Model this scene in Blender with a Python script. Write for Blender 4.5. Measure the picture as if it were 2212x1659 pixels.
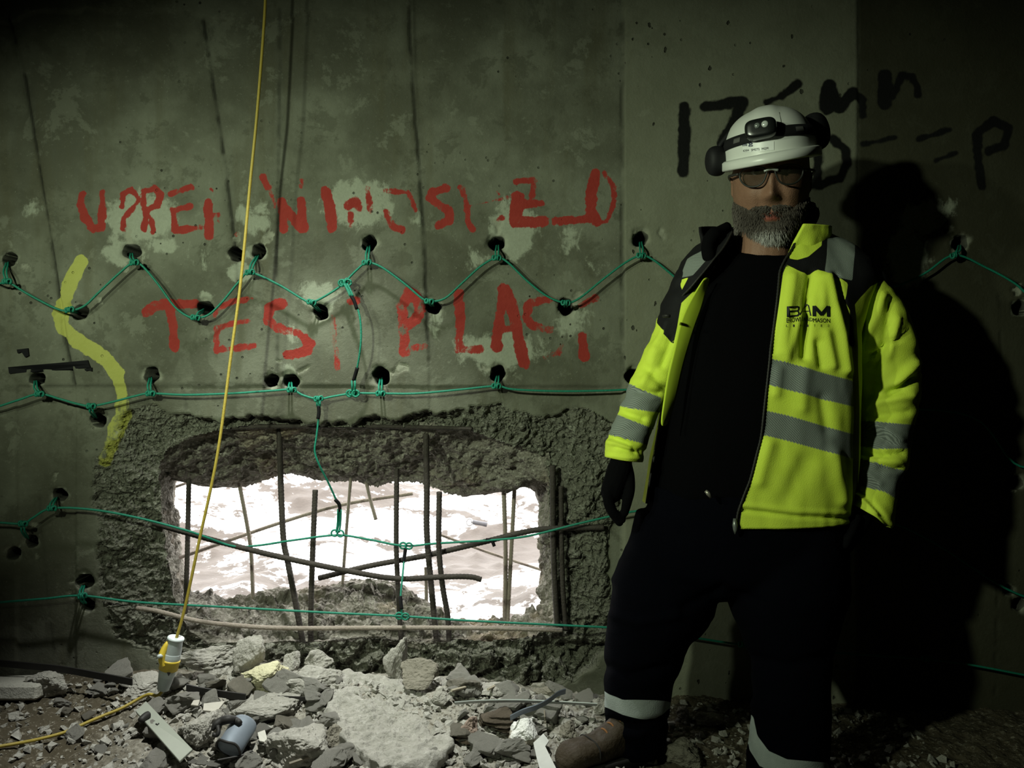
import bpy, bmesh, math, random
import numpy as np
from mathutils import Vector, Matrix
from mathutils.bvhtree import BVHTree

for _o in list(bpy.data.objects):
    bpy.data.objects.remove(_o)
scene = bpy.context.scene
COL = scene.collection
PI = math.pi

# ------------------------------------------------------------------ camera, world, lamps, exposure
FPX = 1790.0          # focal length in pixels of the 2212 x 1659 frame
CZ = 1.06             # eye height of the camera
cam_d = bpy.data.cameras.new('camera')
cam_d.sensor_width = 36.0
cam_d.lens = 36.0 * FPX / 2212.0
cam_d.clip_start = 0.05
cam = bpy.data.objects.new('camera', cam_d)
COL.objects.link(cam)
cam.location = (0, 0, CZ)
cam.rotation_euler = (PI / 2, 0, 0)
scene.camera = cam

world = bpy.data.worlds.new('overcast_sky')
scene.world = world
world.use_nodes = True
_bg = world.node_tree.nodes['Background']
_bg.inputs['Color'].default_value = (1.0, 0.985, 0.965, 1)
_bg.inputs['Strength'].default_value = 6.0

def spot_lamp(name, loc, aim, watts, size_deg, blend, radius, color, flat=1.0):
    d = bpy.data.lights.new(name, 'SPOT')
    d.energy = watts; d.spot_size = math.radians(size_deg); d.spot_blend = blend
    d.shadow_soft_size = radius; d.color = color
    o = bpy.data.objects.new(name, d); COL.objects.link(o)
    o.location = loc
    o.rotation_euler = (Vector(aim) - Vector(loc)).to_track_quat('-Z', 'Y').to_euler()
    o.scale = (1, flat, 1)          # squashes the cone to shape a wide, low beam
    return o
# two work lamps hanging high on the left of the photographer
spot_lamp('work_or_fill_lamp', (-1.50, 0.22, 1.95), (-0.06, 2.75, 1.16), 205, 92, 1.0, 0.05, (0.87, 1.0, 0.72), 0.52)
spot_lamp('work_or_fill_lamp', (-2.10, 0.45, 2.00), (-0.10, 2.75, 1.16), 85, 92, 1.0, 0.05, (0.87, 1.0, 0.72), 0.52)
# added fill lamp, source unseen, to brighten the heap of rubble
spot_lamp('work_or_fill_lamp', (-0.55, 2.0, 2.85), (-0.60, 2.42, 0.05), 440, 46, 1.0, 0.06, (0.97, 1.0, 0.92))

scene.view_settings.view_transform = 'Standard'
scene.view_settings.look = 'None'
scene.view_settings.gamma = 1.0
scene.view_settings.use_curve_mapping = False
scene.view_settings.exposure = 0.0

# ------------------------------------------------------------------ numeric helpers
WY, WR = 2.75, 14.0
def wall_y(x):
    return WY - np.asarray(x) ** 2 / (2 * WR)
def P(px, py, Y):
    return Vector(((px - 1106.0) / FPX * Y, Y, CZ - (py - 829.5) / FPX * Y))
def PW(px, py, off=0.0):
    """point on the wall plane seen at a pixel; off > 0 stands proud of the wall"""
    Y = WY
    for _ in range(6):
        Y = float(wall_y((px - 1106.0) / FPX * Y)) - off
    return P(px, py, Y)
def to_px(v):
    v = np.asarray(v, float)
    return 1106.0 + FPX * v[:, 0] / v[:, 1], 829.5 - FPX * (v[:, 2] - CZ) / v[:, 1]

def _hash(ix, iy, iz, seed):
    h = (ix.astype(np.int64) * 374761393 + iy.astype(np.int64) * 668265263 + iz.astype(np.int64) * 1274126177 + seed * 974711) & 0xffffffff
    h = ((h ^ (h >> 13)) * 1274126177) & 0xffffffff
    h = (h ^ (h >> 16)) & 0xffffff
    return h.astype(np.float64) / 0xffffff
def vnoise(p, seed=0):
    p = np.asarray(p, float)
    i = np.floor(p).astype(np.int64); f = p - i
    f = f * f * (3 - 2 * f)
    x, y, z = i[:, 0], i[:, 1], i[:, 2]
    fx, fy, fz = f[:, 0], f[:, 1], f[:, 2]
    def H(a, b, c): return _hash(x + a, y + b, z + c, seed)
    c00 = H(0,0,0)*(1-fx)+H(1,0,0)*fx; c10 = H(0,1,0)*(1-fx)+H(1,1,0)*fx
    c01 = H(0,0,1)*(1-fx)+H(1,0,1)*fx; c11 = H(0,1,1)*(1-fx)+H(1,1,1)*fx
    return ((c00*(1-fy)+c10*fy)*(1-fz)+(c01*(1-fy)+c11*fy)*fz) * 2 - 1
def fbm(p, scale=1.0, octs=4, seed=0, gain=0.5):
    p = np.asarray(p, float) * scale
    a, s = 1.0, 0.0
    for k in range(octs):
        s = s + a * vnoise(p + 17.3 * k, seed + k)
        p = p * 2.03; a *= gain
    return s
def sstep(a, b, x):
    t = np.clip((np.asarray(x, float) - a) / (b - a), 0, 1)
    return t * t * (3 - 2 * t)
def poly_sdf(px, py, poly):
    """signed distance (positive inside)"""
    poly = np.asarray(poly, float)
    n = len(poly)
    d = np.full(px.shape, 1e18); inside = np.zeros(px.shape, bool)
    for i in range(n):
        ax, ay = poly[i]; bx, by = poly[(i + 1) % n]
        ex, ey = bx - ax, by - ay
        wx, wy = px - ax, py - ay
        t = np.clip((wx*ex + wy*ey) / max(ex*ex + ey*ey, 1e-12), 0, 1)
        d = np.minimum(d, (wx - ex*t)**2 + (wy - ey*t)**2)
        c = ((ay > py) != (by > py))
        with np.errstate(divide='ignore', invalid='ignore'):
            xi = (bx - ax) * (py - ay) / (by - ay) + ax
        inside ^= c & (px < xi)
    d = np.sqrt(d)
    return np.where(inside, d, -d)
def line_dist(px, py, pts):
    pts = np.asarray(pts, float)
    d = np.full(px.shape, 1e18)
    if len(pts) == 1:
        return np.hypot(px - pts[0][0], py - pts[0][1])
    for (ax, ay), (bx, by) in zip(pts[:-1], pts[1:]):
        ex, ey = bx - ax, by - ay
        wx, wy = px - ax, py - ay
        t = np.clip((wx*ex + wy*ey) / max(ex*ex + ey*ey, 1e-12), 0, 1)
        d = np.minimum(d, (wx - ex*t)**2 + (wy - ey*t)**2)
    return np.sqrt(d)

# ------------------------------------------------------------------ mesh helpers
def mesh_np(name, verts, quads=None, tris=None, smooth=True):
    verts = np.asarray(verts, np.float32)
    me = bpy.data.meshes.new(name)
    loops, starts, tot = [], [], 0
    if quads is not None and len(quads):
        q = np.asarray(quads, np.int32); loops.append(q.ravel())
        starts.append(tot + 4*np.arange(len(q))); tot += 4*len(q)
    if tris is not None and len(tris):
        t = np.asarray(tris, np.int32); loops.append(t.ravel())
        starts.append(tot + 3*np.arange(len(t))); tot += 3*len(t)
    loops = np.concatenate(loops).astype(np.int32); starts = np.concatenate(starts).astype(np.int32)
    me.vertices.add(len(verts)); me.vertices.foreach_set('co', verts.ravel())
    me.loops.add(len(loops)); me.loops.foreach_set('vertex_index', loops)
    me.polygons.add(len(starts)); me.polygons.foreach_set('loop_start', starts)
    me.update(calc_edges=True)
    me.validate()
    me.polygons.foreach_set('use_smooth', np.full(len(me.polygons), bool(smooth)))
    return me
def verts_np(me):
    a = np.empty(len(me.vertices)*3, np.float32); me.vertices.foreach_get('co', a)
    return a.reshape(-1, 3).astype(float)
def normals_np(me):
    a = np.empty(len(me.vertices)*3, np.float32); me.vertices.foreach_get('normal', a)
    return a.reshape(-1, 3).astype(float)
def set_verts(me, v):
    me.vertices.foreach_set('co', np.asarray(v, np.float32).ravel()); me.update()
def set_attr(me, name, vals):
    at = me.attributes.new(name, 'FLOAT', 'POINT')
    at.data.foreach_set('value', np.asarray(vals, np.float32))
def link(name, me, mat=None, parent=None):
    o = bpy.data.objects.new(name, me); COL.objects.link(o)
    if mat is not None and not me.materials:
        for m in (mat if isinstance(mat, (list, tuple)) else [mat]): me.materials.append(m)
    if parent is not None: o.parent = parent
    return o
def tag(o, label=None, cat=None, group=None, kind=None):
    if label: o['label'] = label
    if cat: o['category'] = cat
    if group: o['group'] = group
    if kind: o['kind'] = kind
    return o
def thing(name, label, cat, loc=(0,0,0), group=None):
    o = bpy.data.objects.new(name, None); COL.objects.link(o); o.location = loc
    o.empty_display_size = 0.05
    return tag(o, label, cat, group)
def child(name, me, mat, parent):
    """part whose mesh is in world coordinates, parented under a translated Empty / object"""
    o = link(name, me, mat)
    o.parent = parent
    base = Matrix.Identity(4); q = parent
    loc = Vector((0,0,0))
    while q is not None:
        loc += q.location; q = q.parent
    o.location = -loc
    return o
def rebase(o):
    """put a world-space mesh object's origin at its base centre"""
    v = verts_np(o.data)
    c = np.array([(v[:,0].min()+v[:,0].max())/2, (v[:,1].min()+v[:,1].max())/2, v[:,2].min()])
    set_verts(o.data, v - c); o.location = Vector(c)
    return o

def smooth_path(pts, n=6):
    pts = [Vector(p) for p in pts]
    if len(pts) < 3: return pts
    ext = [pts[0]*2 - pts[1]] + pts + [pts[-1]*2 - pts[-2]]
    out = []
    for i in range(1, len(ext)-2):
        p0, p1, p2, p3 = ext[i-1:i+3]
        for k in range(n):
            t = k / n
            out.append(0.5*((2*p1)+(p2-p0)*t+(2*p0-5*p1+4*p2-p3)*t*t+(3*p1-p0-3*p2+p3)*t**3))
    out.append(pts[-1])
    return out
def tube_data(path, radius, seg=8, cap=True):
    """(verts, quads, tris) of a tube along a path; radius a number or a list"""
    path = [Vector(p) for p in path]; n = len(path)
    rad = [radius]*n if not hasattr(radius, '__len__') else list(radius)
    T = []
    for i in range(n):
        a = path[max(i-1, 0)]; b = path[min(i+1, n-1)]
        T.append((b-a).normalized() if (b-a).length > 1e-9 else Vector((0,0,1)))
    up = Vector((0,0,1)) if abs(T[0].z) < 0.9 else Vector((1,0,0))
    N = (up - T[0]*up.dot(T[0])).normalized()
    V = []
    for i in range(n):
        N = (N - T[i]*N.dot(T[i])).normalized()
        B = T[i].cross(N)
        for k in range(seg):
            a = 2*PI*k/seg
            V.append(path[i] + (N*math.cos(a) + B*math.sin(a))*rad[i])
    Q, Tr = [], []
    for i in range(n-1):
        for k in range(seg):
            k2 = (k+1) % seg
            Q.append((i*seg+k, i*seg+k2, (i+1)*seg+k2, (i+1)*seg+k))
    if cap:
        V.append(path[0]); V.append(path[-1]); a, b = len(V)-2, len(V)-1
        for k in range(seg):
            k2 = (k+1) % seg
            Tr.append((a, k2, k)); Tr.append((b, (n-1)*seg+k, (n-1)*seg+k2))
    return V, Q, Tr
class MB:
    def __init__(s): s.V, s.Q, s.T = [], [], []
    def add(s, data):
        V, Q, T = data; b = len(s.V)
        s.V += [tuple(v) for v in V]
        s.Q += [tuple(i+b for i in q) for q in Q]; s.T += [tuple(i+b for i in t) for t in T]
        return s
    def tube(s, path, r, seg=8, cap=True): return s.add(tube_data(path, r, seg, cap))
    def mesh(s, name, smooth=True): return mesh_np(name, s.V, s.Q, s.T, smooth)
def loft_rings(rings, cap=True):
    """rings: list of equal-length lists of points"""
    n = len(rings[0]); V = [v for r in rings for v in r]; Q, T = [], []
    for i in range(len(rings)-1):
        for k in range(n):
            k2 = (k+1) % n
            Q.append((i*n+k, i*n+k2, (i+1)*n+k2, (i+1)*n+k))
    if cap:
        c0 = sum((Vector(v) for v in rings[0]), Vector())/n; c1 = sum((Vector(v) for v in rings[-1]), Vector())/n
        V = V + [c0, c1]; a, b = len(V)-2, len(V)-1
        for k in range(n):
            k2 = (k+1) % n
            T.append((a, k2, k)); T.append((b, (len(rings)-1)*n+k, (len(rings)-1)*n+k2))
    return V, Q, T
def remesh(me, voxel, smooth_it=0):
    o = bpy.data.objects.new('tmp', me); COL.objects.link(o)
    m = o.modifiers.new('r', 'REMESH'); m.mode = 'VOXEL'; m.voxel_size = voxel; m.use_smooth_shade = True
    if smooth_it:
        s = o.modifiers.new('s', 'SMOOTH'); s.factor = 0.5; s.iterations = smooth_it
    dg = bpy.context.evaluated_depsgraph_get()
    new = bpy.data.meshes.new_from_object(o.evaluated_get(dg))
    bpy.data.objects.remove(o)
    new.polygons.foreach_set('use_smooth', np.ones(len(new.polygons), bool))
    return new
def apply_mods(me, mods):
    o = bpy.data.objects.new('tmp', me); COL.objects.link(o)
    for typ, kw in mods:
        m = o.modifiers.new('m', typ)
        for k, v in kw.items(): setattr(m, k, v)
    dg = bpy.context.evaluated_depsgraph_get()
    new = bpy.data.meshes.new_from_object(o.evaluated_get(dg))
    bpy.data.objects.remove(o)
    return new

# ------------------------------------------------------------------ materials
class NT:
    def __init__(s, name, rough=0.8, spec=0.3, metal=0.0):
        s.m = bpy.data.materials.new(name); s.m.use_nodes = True
        s.t = s.m.node_tree; s.b = s.t.nodes['Principled BSDF']
        s.b.inputs['Roughness'].default_value = rough
        s.b.inputs['Specular IOR Level'].default_value = spec
        s.b.inputs['Metallic'].default_value = metal
        s._c = None
    def node(s, typ, **kw):
        n = s.t.nodes.new(typ)
        for k, v in kw.items(): setattr(n, k, v)
        return n
    def set(s, sock, v):
        if isinstance(v, bpy.types.NodeSocket): s.t.links.new(v, sock)
        elif hasattr(v, '__len__') and len(v) == 3 and sock.type == 'RGBA': sock.default_value = (*v, 1)
        else: sock.default_value = v
    def coord(s, scale=None, obj=True):
        if s._c is None:
            s._c = s.node('ShaderNodeTexCoord').outputs['Object' if obj else 'Generated']
        if scale is None: return s._c
        m = s.node('ShaderNodeMapping'); s.set(m.inputs['Vector'], s._c); m.inputs['Scale'].default_value = scale
        return m.outputs[0]
    def noise(s, scale, detail=4, rough=0.6, vec=None, dist=0.0):
        n = s.node('ShaderNodeTexNoise'); s.set(n.inputs['Vector'], vec if vec is not None else s.coord())
        n.inputs['Scale'].default_value = scale; n.inputs['Detail'].default_value = detail
        n.inputs['Roughness'].default_value = rough; n.inputs['Distortion'].default_value = dist
        return n.outputs['Fac']
    def voro(s, scale, feat='F1', vec=None, out='Distance', rand=1.0):
        n = s.node('ShaderNodeTexVoronoi', feature=feat); s.set(n.inputs['Vector'], vec if vec is not None else s.coord())
        n.inputs['Scale'].default_value = scale; n.inputs['Randomness'].default_value = rand
        return n.outputs[out]
    def attr(s, name):
        return s.node('ShaderNodeAttribute', attribute_name=name).outputs['Fac']
    def math(s, op, a, b=None, c=None, clamp=False):
        n = s.node('ShaderNodeMath', operation=op); n.use_clamp = clamp
        s.set(n.inputs[0], a)
        if b is not None: s.set(n.inputs[1], b)
        if c is not None: s.set(n.inputs[2], c)
        return n.outputs[0]
    def step(s, v, a, b, lo=0.0, hi=1.0):
        n = s.node('ShaderNodeMapRange', interpolation_type='SMOOTHSTEP')
        s.set(n.inputs[0], v); n.inputs[1].default_value = a; n.inputs[2].default_value = b
        n.inputs[3].default_value = lo; n.inputs[4].default_value = hi
        return n.outputs[0]
    def mix(s, f, a, b, blend='MIX'):
        n = s.node('ShaderNodeMix', data_type='RGBA', blend_type=blend)
        s.set(n.inputs[0], f); s.set(n.inputs[6], a); s.set(n.inputs[7], b)
        return n.outputs[2]
    def ramp(s, v, stops):
        n = s.node('ShaderNodeValToRGB'); s.set(n.inputs[0], v)
        el = n.color_ramp.elements
        while len(el) < len(stops): el.new(0.5)
        for e, (p, c) in zip(el, stops): e.position = p; e.color = (*c, 1)
        return n.outputs[0]
    def bump(s, h, dist=0.01, strength=1.0, prev=None):
        n = s.node('ShaderNodeBump'); n.inputs['Strength'].default_value = strength; n.inputs['Distance'].default_value = dist
        s.set(n.inputs['Height'], h)
        if prev is not None: s.set(n.inputs['Normal'], prev)
        s.set(s.b.inputs['Normal'], n.outputs[0])
        return n.outputs[0]
    def color(s, c): s.set(s.b.inputs['Base Color'], c); return s
def plain(name, col, rough=0.7, spec=0.3, metal=0.0, var=0.15, scale=40, bump=0.0):
    n = NT(name, rough, spec, metal)
    f = n.noise(scale, 4)
    n.color(n.mix(f, tuple(c*(1-var) for c in col), tuple(min(1, c*(1+var)) for c in col)))
    if bump: n.bump(f, bump)
    return n.m
# ------------------------------------------------------------------ the broken wall
SPALL = [(300,868),(250,930),(205,985),(190,1040),(212,1110),(205,1180),(222,1250),(218,1310),(250,1372),(330,1398),(345,1440),(420,1500),
         (640,1520),(900,1520),(1080,1508),(1200,1490),(1290,1440),(1312,1370),(1322,1250),(1318,1180),(1335,1100),(1330,1010),(1345,950),(1352,905),
         (1290,893),(1180,905),(1130,885),(1080,868),(1010,878),(930,890),(860,902),(780,910),(620,908),(480,905),(400,893)]
FRONT = [(325,1000),(350,965),(400,938),(450,925),(520,917),(800,917),(1010,925),(1110,955),(1172,985),(1192,1050),(1196,1200),(1208,1360),
         (1150,1392),(1060,1404),(1000,1398),(900,1408),(800,1396),(700,1402),(560,1410),(430,1408),(385,1380),(352,1280),(333,1150)]
BACK = [(381,1031),(400,1035),(420,1042),(470,1052),(520,1053),(560,1043),(600,1028),(630,1021),(680,1035),(720,1042),(775,1040),(800,1050),(815,1053),
        (850,1042),(905,1042),(930,1050),(960,1065),(1000,1073),(1040,1070),(1075,1062),(1100,1055),(1135,1050),(1155,1062),(1165,1090),(1163,1130),
        (1168,1170),(1170,1230),(1165,1270),(1176,1300),(1160,1330),(1130,1340),(1060,1345),(1000,1343),(960,1328),(935,1315),(905,1290),(870,1262),
        (820,1250),(760,1252),(720,1262),(680,1268),(640,1275),(600,1268),(570,1280),(540,1290),(500,1300),(470,1306),(440,1300),(412,1270),(397,1220),
        (388,1150),(378,1090)]
# bore holes: pixel, radius in pixels
BORES = [(15,559,16),(283,543,18),(508,548,16),(558,542,16),(170,674,17),(442,665,17),(692,674,17),(797,525,17),(1073,525,17),(935,662,17),(1222,662,18),
         (1383,516,17),(75,818,15),(207,908,16),(325,810,17),(585,822,15),(627,823,17),(823,812,20),(1075,807,18),(1366,812,17),(122,1070,15),(60,1172,13),
         (22,1197,14),(178,1258,18),(184,1308,15),(2075,525,17),(2206,665,16),(2192,1042,17),(2180,1275,11),(2203,1306,13)]
SEAMS = [([(20,40),(55,170),(80,330),(98,450),(120,590),(135,720),(160,830)], 1.0),
         ([(440,45),(462,190),(485,340),(505,500),(512,600),(520,640)], 1.0),
         ([(606,20),(604,300),(598,560),(600,900)], 0.55),
         ([(884,0),(890,150),(902,310),(918,520),(926,780)], 0.85),
         ([(1348,0),(1346,300),(1345,560),(1347,840)], 0.6),
         ([(1852,0),(1856,200),(1850,430),(1846,520),(1840,900),(1835,1500)], 0.2),
         ([(20,836),(250,832),(500,830),(760,834)], 0.25),
         ([(950,838),(1090,836),(1340,838)], 0.25),
         ([(2150,850),(2212,848)], 0.4),
         ([(2160,640),(2165,800),(2150,1500)], 0.4),
         ([(80,1080),(95,1300),(110,1420)], 0.25),
         ([(390,835),(400,880)], 0.6)]
def z3(pts): return [(x*.3617, 350+y*.3617) for x, y in pts]
def z2(pts): return [(650+x*.3617, 300+y*.3617) for x, y in pts]
def z6(pts): return [(1400+x*.3671, y*.3671) for x, y in pts]
def zz(f, w, strength, *lines): return [(f(l), w*.3617*1.28, strength) for l in lines]
RED = (zz(z3,44,1,[(492,190),(478,250),(505,330),(555,395),(605,385),(610,280),(608,180)])
     + zz(z3,36,1,[(722,270),(732,190),(780,162),(830,220),(780,290),(738,330),(726,400)])
     + zz(z3,40,1,[(862,405),(872,330),(850,250),(856,172),(920,156),(955,200),(930,260),(870,300),(905,345),(910,415)])
     + zz(z3,38,.95,[(1022,192),(1080,168),(1145,150)]) + zz(z3,42,1,[(1035,290),(1090,275),(1140,270)],[(1035,290),(1042,405)],[(1042,412),(1110,405),(1190,388)])
     + zz(z3,55,1,[(1240,240),(1250,330),(1250,440)]) + zz(z3,30,.9,[(1260,160),(1272,175)]) + zz(z3,40,.9,[(1250,310),(1300,312)]) + zz(z3,22,.75,[(1300,350),(1340,390)]) + zz(z3,38,.8,[(1405,430),(1420,425)])
     + zz(z3,45,.95,[(1570,90),(1600,150)]) + zz(z3,35,.7,[(1610,170),(1640,270)]) + zz(z3,56,1,[(1685,235),(1690,400)],[(1690,250),(1750,330),(1810,395)],[(1812,400),(1800,230)]) + zz(z3,35,.8,[(1805,110),(1798,150)])
     + zz(z2,55,1,[(145,310),(170,400),(190,530)]) + zz(z2,45,.75,[(280,400),(340,370),(350,420)],[(300,520),(300,460)],[(400,300),(420,440)])
     + zz(z2,40,.78,[(500,312),(640,322),(690,430)]) + zz(z2,46,.85,[(515,440),(545,520),(605,545)])
     + zz(z2,56,1,[(860,292),(795,310),(775,350),(830,400),(890,430),(885,490),(825,510)])
     + zz(z2,48,.85,[(960,290),(990,380),(1000,500),(1030,540)]) + zz(z2,28,.7,[(990,400),(1110,378),(1260,340)],[(1180,480),(1200,470)],[(1170,310),(1180,330)])
     + zz(z2,38,.85,[(1285,252),(1400,242),(1380,340)]) + zz(z2,62,1,[(1295,345),(1285,490)],[(1290,490),(1450,492)]) + zz(z2,48,1,[(1290,390),(1440,382)])
     + zz(z2,26,.65,[(1530,335),(1550,300)]) + zz(z2,46,1,[(1520,492),(1620,482),(1720,480)])
     + zz(z2,60,1,[(1760,200),(1736,320),(1730,420),(1765,490)]) + zz(z2,38,.85,[(1810,200),(1868,280),(1868,400),(1830,490),(1760,500)])
     + zz(z3,56,.95,[(875,900),(920,862),(1010,850),(1160,846)],[(1010,870),(1030,980),(1040,1105)])
     + zz(z3,46,.85,[(1500,812),(1380,832),(1295,880),(1285,915)],[(1290,992),(1400,962),(1480,950)],[(1290,992),(1292,1120)]) + zz(z3,52,.9,[(1290,1120),(1400,1110),(1515,1098)])
     + zz(z3,54,.92,[(1690,842),(1610,870),(1592,940),(1650,990),(1780,1022),(1850,1080),(1830,1130),(1720,1152)])
     + zz(z3,50,.85,[(2090,830),(2125,830)]) + zz(z3,48,.68,[(1985,920),(2000,1100),(2015,1220)])
     + zz(z2,66,.85,[(640,915),(605,1000),(612,1130),(620,1275)],[(640,915),(700,950),(722,1010),(690,1080),(640,1110)]) + zz(z2,46,.7,[(640,1250),(740,1240)])
     + zz(z2,58,.88,[(945,930),(955,1100),(940,1255)]) + zz(z2,48,.85,[(940,1258),(1080,1258)])
     + zz(z2,64,1,[(1215,905),(1190,1050),(1165,1240)]) + zz(z2,70,1,[(1215,905),(1270,1050),(1330,1330)]) + zz(z2,48,1,[(1190,1145),(1290,1130)])
     + zz(z2,58,.85,[(1480,962),(1372,980),(1342,1060),(1385,1112),(1490,1142)]) + zz(z2,46,.66,[(1560,1230),(1540,1280),(1460,1300)])
     + zz(z2,55,.7,[(1665,992),(1765,950)]) + zz(z2,55,.8,[(1682,1175),(1690,1300)]))
YEL = (zz(z3,84,1,[(482,595),(432,690),(390,800),(352,900),(358,980),(425,1040),(520,1100)]) + zz(z3,86,1,[(520,1100),(620,1170),(690,1260)])
     + zz(z3,62,.85,[(690,1260),(715,1340),(722,1440)]) + zz(z3,85,.76,[(722,1440),(710,1520),(675,1600)]) + [([(245,935),(232,968),(222,995)], 34, .68)])
BLK = ([(z6([(212,640),(210,820),(207,1010)]), 24, 1), (z6([(332,627),(430,615),(552,603)]), 20, 1), (z6([(550,610),(520,690),(470,780),(440,840)]), 22, 1),
        (z6([(690,605),(780,572)]), 10, 1), (z6([(780,572),(830,535),(875,500)]), 15, 1),
        (z6([(1060,510),(1045,640)]), 27, 1), (z6([(1060,510),(1120,640),(1200,545)]), 24, 1), (z6([(1200,545),(1258,600),(1262,680)]), 20, .9),
        (z6([(1390,450),(1388,610)]), 30, .95), (z6([(1400,460),(1440,560),(1490,445),(1550,455),(1580,510),(1580,560)]), 19, .85),
        (z6([(1085,825),(1155,880),(1168,960),(1120,1050),(1010,1092),(900,1080)]), 19, .95), (z6([(1000,800),(990,1080)]), 20, .95),
        (z6([(1260,850),(1450,810)]), 14, .72), (z6([(1590,822),(1775,762)]), 15, .75), (z6([(1690,945),(1810,900)]), 12, .7),
        (z6([(1935,790),(1938,950),(1962,1100)]), 19, .95), (z6([(1940,775),(2030,712),(2115,760),(2090,860),(2000,890)]), 18, .92)])
# scoured pale blotches (pixel ellipses): cx, cy, rx, ry, strength
PALE = [(300,470,90,60,.9),(265,545,60,38,.9),(345,530,60,26,.6),(520,590,32,24,1),(545,470,50,60,.6),(770,440,90,62,.9),(1105,500,70,80,.9),
        (1030,560,60,40,.6),(1230,520,60,70,.5),(1000,610,60,30,.45),(690,640,60,45,.7),(1080,760,130,55,.8),(1240,690,60,60,.6),(940,700,30,60,.6),
        (640,720,60,60,.4),(900,470,40,60,.5),(60,440,60,90,.5),(30,520,50,60,.4),(560,545,40,30,.6),(440,640,26,20,.7),(620,800,40,34,.5),(1290,570,60,40,.5),
        (1960,560,60,90,.9),(1990,470,70,60,.7),(2060,440,40,50,.5),(200,1190,50,30,.5),(240,520,40,30,.6),(1170,850,120,24,.4),(330,860,60,30,.4),(420,560,60,70,.35)]
DARKP = [(460,620,70,80,.6),(960,560,60,60,.7),(1170,560,40,70,.7),(870,700,60,60,.4),(300,760,120,50,.5),(1150,440,30,40,.5),(400,430,40,40,.6),
         (300,120,160,70,.7),(150,1000,90,90,.5),(260,60,300,30,.6),(700,60,100,80,.4),(780,590,80,60,.5),(560,690,80,60,.3),(1130,720,120,60,.45),(60,930,80,50,.5)]

h = 0.005
xs = np.concatenate([np.arange(-3.3,-1.95,0.1), np.arange(-1.9,1.9001,h), np.arange(2.0,3.31,0.1)])
zs = np.concatenate([np.array([-0.3,-0.2]), np.arange(-0.12,2.5,h), np.arange(2.6,3.71,0.1)])
nx, nz = len(xs), len(zs)
gx, gz = [a.ravel() for a in np.meshgrid(xs, zs)]
gy = wall_y(gx)
wpx, wpy = to_px(np.stack([gx, gy, gz], 1))
PM = FPX / WY                                   # pixels per metre on the wall
p3 = np.stack([gx, gy*0, gz], 1)
n_big = fbm(p3, 9, 4, 3); n_mid = fbm(p3, 28, 3, 9); n_fin = fbm(p3, 80, 2, 21); n_sm = fbm(p3, 2.2, 3, 31)
dep = 0.004*n_sm + 0.0012*n_big                 # slightly uneven formwork face
# formwork panels stand a few millimetres proud or back of each other
for pts, off in (([(0,0),(20,40),(98,450),(160,830),(160,1700),(-900,1700),(-900,0)], .008), ([(1348,-400),(1345,1700),(1850,1700),(1852,-400)], -.003),
                 ([(1852,-400),(1846,1700),(3600,1700),(3600,-400)], .001), ([(884,-400),(902,310),(926,780),(926,1700),(1346,1700),(1348,-400)], .004)):
    dep += off * sstep(-3, 3, poly_sdf(wpx, wpy, pts))
edge_top = 36 + 16*fbm(np.stack([wpx*0.012, wpx*0, wpx*0+3], 1), 1, 3, 5)
dep += -0.007*sstep(3, -3, wpy-edge_top)*sstep(830,780,wpx)       # ragged lift line at the top left
dep += 0.006*sstep(-3, 3, wpy-(834+2*n_mid))*sstep(30,34,wpx)*sstep(1350,1340,wpx)   # horizontal lift joint
seam = np.zeros(len(gx))
for pts, s in SEAMS:
    d = line_dist(wpx + 1.2*n_mid + 1.5*n_big, wpy, pts) / PM
    g = np.exp(-(d/0.004)**2) * s * np.clip(.75+1.1*n_mid+.6*n_big, 0.05, 1.2)
    dep += 0.007*g; seam = np.maximum(seam, np.exp(-(d/0.0065)**2)*s*np.clip(.9+.9*n_big+.6*n_mid, .25, 1)); seam = np.maximum(seam, .3*s*np.exp(-(d/.02)**2)*np.clip(.5+n_big, 0, 1))
# spalled rough concrete round the opening
sp = poly_sdf(wpx, wpy, SPALL) + 14*n_big + 9*n_mid
fr = poly_sdf(wpx, wpy, FRONT) + 5*n_big
rough = sstep(-1.5, 2.5, sp)
low = sstep(1385, 1410, wpy)
low = low * sstep(330, 420, wpx)
toF = sstep(110, 0, -fr) 
ledge = np.abs(((n_big*1.3+0.35*n_mid)*1.7) % 1.0 - 0.5)*2
rd = 0.012 + 0.030*toF + 0.016*n_big + (0.009*n_mid + 0.006*n_fin)*(1-.55*low) + 0.016*ledge + low*(0.012 + 0.035*n_big + 0.016*n_mid + .014*ledge)
topband = sstep(860,880,wpy)*sstep(935,925,wpy)
dep = dep*(1-rough) + np.maximum(rd, 0.003)*rough
# chipped aggregate right of the opening stands a little proud
dep -= rough*(1-low)*0.014*sstep(1200,1240,wpx)
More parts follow.
